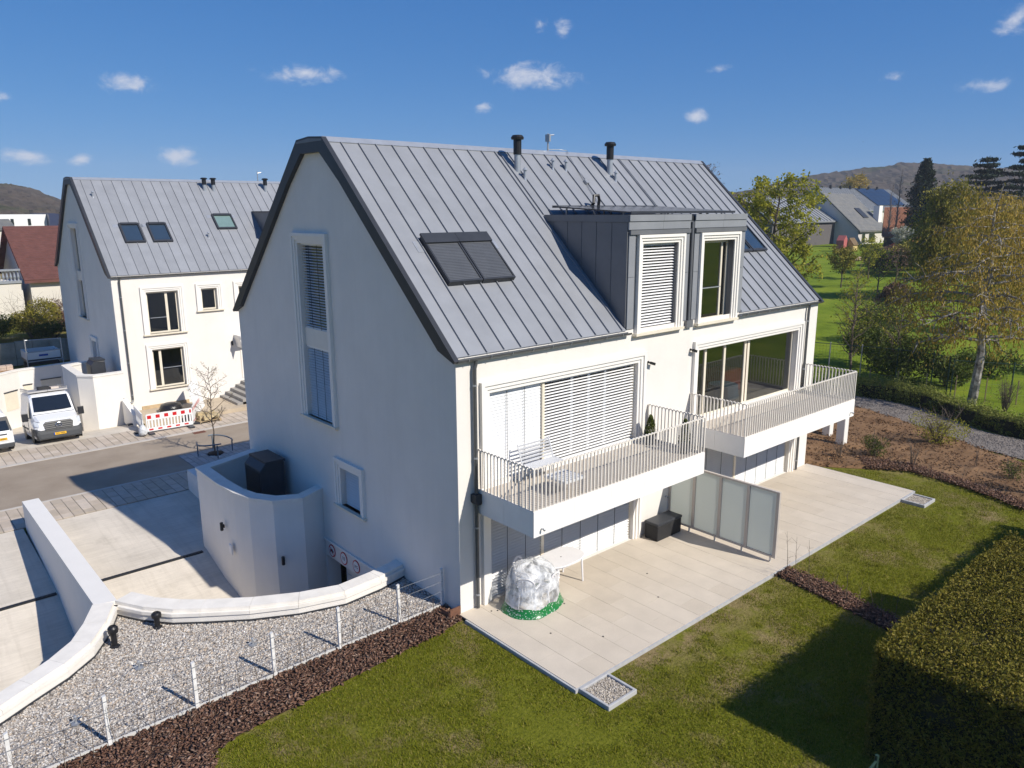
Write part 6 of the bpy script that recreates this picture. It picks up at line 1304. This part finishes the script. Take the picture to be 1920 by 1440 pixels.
# left background
h3, r3 = far_house('house with steep brown tiled roof and grey balustrade behind the gardens', 1.7,12.5,60.3,73,.6,4.4,8.35,mat('cream_wall', (.66,.62,.55), .9, .05, .5),brown_t,30,over=.45)
for k in range(9):
    m = MB(); m.lathe([(.09,0),(.05,.1),(.10,.3),(.05,.6),(.09,.8)], (-1.1+k*.26,60.6,4.1), 8); obj('baluster', m, zinc_lite, h3)
m = MB(); m.box(-1.3,1.15,60.4,60.8,4.9,5.05); m.box(-1.3,1.15,60.4,60.8,3.9,4.1); obj('balustrade_rail', m, zinc_lite, h3); m = MB(); m.box(-1.3,1.15,60.5,66,.6,3.9); obj('balcony_base', m, MATS['cream_wall'], h3)
m = MB(); m.box(9.6,12.2,59.6,62,6.3,7.0); obj('dormer', m, anth, h3)
far_house('orange tiled house cut off by the frame beside the brown roof', -12,-.3,66,80,.8,5.0,8.8,MATS['cream_wall'],red_t,18,wins=((-3.2,5.6,1.2,1.3),),over=.4)
t_ = thing('far_building', 'long low white commercial building with flat roof under the wooded hill', 'building', (0,0,0))
m = MB(); m.box(-5,22,160,175,2,9.2); obj('wall', m, mat('bright_white', (.78,.78,.78), .9, .02, .5), t_); m = MB(); m.box(4,14,163,168,9.2,10.0); obj('roof_plant', m, MATS['grey_wall'], t_)
for k in range(7): m = MB(); m.box(2+k*2.8,2.5+k*2.8,159.9,160.1,7.2,8.4); obj('window', m, wglass, t_)
m = MB(); m.prism([(22.05,7),(30,7),(30,8.2),(23,9.4),(22.05,9.4)], lambda u,v,w:(u,w,v), 158, 176); obj('blue_roof', m, mat('blue_dark', (.03,.04,.09), .4), t_)
far_house('small dark roofed house in front of the white commercial building', -4,10.2,120,130,2,7.4,8.6,MATS['far_white'],slate,10,over=.3)
conifer((12.2,98,2.0), 7.6, .75, 'slim dark columnar conifer before the white commercial building', False, 1500, .14)
for i, (x, y, rx, h, n, lm) in enumerate(((-.6,48.2,2.0,3.0,5200,lm_olive),(-3.0,47.6,1.9,2.4,4500,lm_green),(1.4,50.0,1.4,2.6,1400,lm_brown),(.6,47.0,1.5,1.3,2600,lm_green),(-4.6,50,2.2,3.4,4500,lm_green),(2.6,47.2,1.2,1.0,1600,lm_green))):
    bush((x,y,1.0),rx,rx*.8,h,n,.075,lm,('straggly olive shrub mass in the garden behind the old wall','dense green shrub overhanging the old wall','rose like bare shrub before the cream wall','low green shrub on top of the old wall','tall green shrub at the frame edge behind the old wall','small green shrub at the wall end by the white gable')[i],stems=22)
t_ = thing('picket_fence', 'reddish brown picket fence between the garden and the cream house', 'fence', (3.3,53,1.0))
for k in range(10): m = MB(); m.box(-1.2+k*.26,-1.06+k*.26,0,.04,0,1.15); obj('picket', m, mat('red_wood', (.12,.05,.035), .9, .2, 8), t_)
m = MB(); m.box(-1.3,1.5,.045,.1,.3,.4); m.box(-1.3,1.5,.045,.1,.85,.95); obj('rail', m, MATS['red_wood'], t_)
# ------------------------------------------------------------------ wooded hills
def hills():
    from mathutils import noise
    az_k = [-.6,-.2,.05,.284,.386,.441,.498,.558,.64,.8,1.1,1.33,1.373,1.397,1.425,1.5,1.7,2.1]; hd = [.03,.038,.042,.0459,.0509,.0447,.0386,.0271,.018,.012,.012,.014,.0192,.0303,.0354,.040,.042,.03]; dd = [900]*10+[800,650,600,600,600,600,600,700]
    az = np.arange(-.6,2.1,.0042); rr = np.linspace(.42,1.25,46); m = MB(); cx, cy, cz = -10.1,-13.4,9.53
    for a in az:
        D_ = np.interp(a,az_k,dd); H_ = cz+np.interp(a,az_k,hd)*D_ - 8
        for r in rr:
            x, y = cx+math.cos(a)*D_*r, cy+math.sin(a)*D_*r; f = sstep((r-.42)/.58) if r <= 1 else 1-.25*sstep((r-1)/.3)
            nz1 = noise.noise(Vector((x*.09,y*.09,0)))*1.6 + noise.noise(Vector((x*.30,y*.30,4)))*1.8 + noise.noise(Vector((x*.01,y*.01,2)))*6*f
            m.v.append((x,y,2+(H_-2)*f+ (nz1+4)*min(1,f*4) - 2*(f<.001)))
    n = len(rr); m.f = [(i*n+j,(i+1)*n+j,(i+1)*n+j+1,i*n+j+1) for i in range(len(az)-1) for j in range(n-1)]; m.m = [0]*len(m.f)
    hm = bpy.data.materials.new('wooded_hill'); hm.use_nodes = True; N = hm.node_tree.nodes; L = hm.node_tree.links; b = N['Principled BSDF']; b.inputs['Roughness'].default_value = 1; b.inputs['Specular IOR Level'].default_value = 0
    geo = N.new('ShaderNodeNewGeometry'); v = N.new('ShaderNodeTexVoronoi'); v.inputs['Scale'].default_value = .16; L.new(geo.outputs['Position'], v.inputs['Vector'])
    nz = N.new('ShaderNodeTexNoise'); nz.inputs['Scale'].default_value = .02; nz.inputs['Detail'].default_value = 8; L.new(geo.outputs['Position'], nz.inputs['Vector'])
    r = N.new('ShaderNodeValToRGB'); L.new(nz.outputs[0], r.inputs[0]); e = r.color_ramp.elements; e[0].position = .35; e[0].color = (.085,.072,.055,1); e[1].position = .68; e[1].color = (.06,.070,.03,1); k = e.new(.52); k.color = (.115,.088,.066,1)
    mx = N.new('ShaderNodeMixRGB'); mx.blend_type = 'MULTIPLY'; mx.inputs[0].default_value = .45; L.new(r.outputs[0], mx.inputs[1]); vr = N.new('ShaderNodeValToRGB'); L.new(v.outputs['Distance'], vr.inputs[0]); vr.color_ramp.elements[0].color = (1,1,1,1); vr.color_ramp.elements[1].color = (.25,.25,.25,1); vr.color_ramp.elements[1].position = .8; L.new(vr.outputs[0], mx.inputs[2]); L.new(mx.outputs[0], b.inputs['Base Color'])
    bp = N.new('ShaderNodeBump'); bp.inputs['Strength'].default_value = .5; bp.inputs['Distance'].default_value = 2; L.new(v.outputs['Distance'], bp.inputs['Height']); L.new(bp.outputs[0], b.inputs['Normal'])
    struct('hills', m, hm)
hills()
# ------------------------------------------------------------------ lawn blades
def lawn():
    from mathutils import noise
    P = [(-11.5,-.95),(-7.3,-.85),(-6.3,-.85),(-4.3,-.6),(-.15,-.2),(-.14,-4.02),(-.05,-4.85),(.85,-4.85),(.86,-4.02),(15.5,-4.02),(15.5,-4.8),(16.55,-4.8),(16.6,-4.02),(16.82,-3.9),(16.82,-.6),(18.0,-1.9),(18.6,-3.4),(18.1,-6),(17.6,-7.2),(16.5,-9.5),(-6,-9.5),(-11.5,-6)]
    q = rand_in(P, 330000); d = np.hypot(q[:,0]+10.1, q[:,1]+13.4)
    keep = rng.random(len(q)) < np.clip(1.6-d/26,.35,1)
    nz = np.array([noise.noise(Vector((x*.45,y*.45,0)))+.6*noise.noise(Vector((x*1.6,y*1.6,3))) for x, y in q])
    ed = np.clip((q[:,1]+5.5)/1.3,0,1)*(q[:,1] < -4.0)*(q[:,0] > .8)*rng.uniform(.5,1.2,len(q))
    keep &= nz < .36 + rng.normal(0,.16,len(q)) - .75*ed*np.clip((12-q[:,0])/8,.3,1)
    keep &= ~((q[:,0] > 6.95)&(q[:,0] < 8.2)&(q[:,1] < -3.9)&in_poly(q[:,0],q[:,1],mulch2)); q = q[keep]; nz = nz[keep]; n = len(q)
    tc = rand_in(P, 200); tn = 60; tq = (tc[:,None,:] + rng.normal(0,.07,(200,tn,2))).reshape(-1,2); tq = tq[~in_poly(tq[:,0],tq[:,1],mulch2)&in_poly(tq[:,0],tq[:,1],P)]
    n0 = n; q = np.vstack([q, tq]); n = len(q); tall = np.r_[np.ones(n0), np.full(n-n0,1.35)]
    a = rng.uniform(0,2*np.pi,n); h = rng.uniform(.025,.065,n)*tall; w = rng.uniform(.006,.012,n); ln = rng.normal(0,.022,(n,2)); z0 = np.full(n,-.095)
    A = np.c_[q[:,0]-w*np.cos(a), q[:,1]-w*np.sin(a), z0]; B = np.c_[q[:,0]+w*np.cos(a), q[:,1]+w*np.sin(a), z0]; T = np.c_[q+ln, z0+h]
    V = np.stack([A,B,T],1).astype(np.float32); me = bpy.data.meshes.new('grass'); me.vertices.add(n*3); me.vertices.foreach_set('co', V.reshape(-1)); me.loops.add(n*3); me.loops.foreach_set('vertex_index', np.arange(n*3,dtype=np.int32)); me.polygons.add(n); me.polygons.foreach_set('loop_start', np.arange(0,n*3,3,dtype=np.int32)); me.polygons.foreach_set('loop_total', np.full(n,3,dtype=np.int32)); me.update(calc_edges=True)
    me.materials.append(leafmat('grass_blade', [(.145,.17,.010),(.22,.225,.015),(.105,.14,.008),(.28,.26,.03),(.18,.19,.012),(.36,.29,.09)], trans=.3))
    o = obj('grass', me, None); tag(o, 'short patchy lawn grass around the terrace', 'grass', kind='stuff')
lawn()
# balcony plants
for i, (x, y, h) in enumerate(((6.55,-.42,.55),(6.62,-1.55,.65))):
    t_ = thing('potted_conifer', ('small clipped conifer in a dark pot by the balcony wall','small conifer in a dark pot at the outer corner of the balcony')[i], 'potted plant', (x,y,3.007))
    m = MB(); m.lathe([(.13,0),(.17,.32),(.18,.33),(.15,.33),(.14,.28)], (0,0,0), 14); obj('pot', m, anth, t_)
    n = 1500; zz = rng.random(n); r = .17*(1-zz)**.7*np.sqrt(rng.random(n))+.02; a = rng.uniform(0,6.28,n); obj('foliage', leaf_mesh('foliage', np.c_[r*np.cos(a),r*np.sin(a),.32+zz*h], .028, lm_green, .4), None, t_)
m = MB(); m.add([(0,0,0),(.5,.15,.10),(.45,-.05,.02),(-.5,.15,.10),(-.45,-.05,.02)], [(0,1,2),(0,4,3)]); tag(obj('bird', m, black, loc=(110,42.2,19.5)), 'small dark bird gliding above the wooded hill', 'bird')
CLOUDS += [(*c, s) for c, s in zip([(1.2917,0.139,0.0306,0.011),(1.098,0.1592,0.05,0.0105),(0.8218,0.16,0.0603,0.0156),(0.8854,0.1254,0.0133,0.008),(0.622,0.1109,0.0139,0.0085),(0.5998,0.163,0.0172,0.0058),(0.3164,0.1278,0.0222,0.0079),(0.2985,0.1877,0.0214,0.0149),(0.7862,0.2114,0.0104,0.0097),(0.8154,0.2146,0.0104,0.0069),(1.4008,0.0573,0.0268,0.0088),(1.347,0.0578,0.0178,0.0074),(1.2496,0.063,0.03,0.0107),(1.4146,0.1171,0.0095,0.0068),(0.4082,0.1422,0.0107,0.0044)], [1.2,1.05,1.35,1.2,1.3,.8,1.25,1.2,.9,.6,1.1,1.1,1.15,.9,.5])]
_r = random.Random(3)
for k in range(26):
    a = _r.uniform(1.6, 6.4); a = a if a < math.pi else a-2*math.pi
    e = _r.uniform(.05,.5); CLOUDS.append((a, e, _r.uniform(.015,.06), _r.uniform(.007,.018), _r.uniform(.8,1.3)))
build_world()

# ------------------------------------------------------------------ thin air over the distance
def haze():
    m = bpy.data.materials.new('haze'); m.use_nodes = True; N = m.node_tree.nodes; L = m.node_tree.links; N.remove(N['Principled BSDF'])
    v = N.new('ShaderNodeVolumePrincipled'); v.inputs['Color'].default_value = (.80,.88,1.0,1); v.inputs['Density'].default_value = HAZE; L.new(v.outputs[0], N['Material Output'].inputs['Volume'])
    b = MB(); b.box(-1300,1300,-1300,1300,-5.5,82); o = obj('haze', b, m); o['kind'] = 'stuff'
HAZE = 0.00032
haze()

# recentre the far buildings' empties on their own bases
for o in list(COL.objects):
    if o.type == 'EMPTY' and o.parent is None and o.name.split('.')[0] in ('far_house','far_building') and o.location.length < .01:
        P = [v.co for c in o.children if c.type == 'MESH' and c.name.startswith('wall') for v in c.data.vertices]
        o.location = (sum(p.x for p in P)/len(P), sum(p.y for p in P)/len(P), min(p.z for p in P))
        for c in o.children: c.matrix_parent_inverse = Matrix.Translation(-o.location)
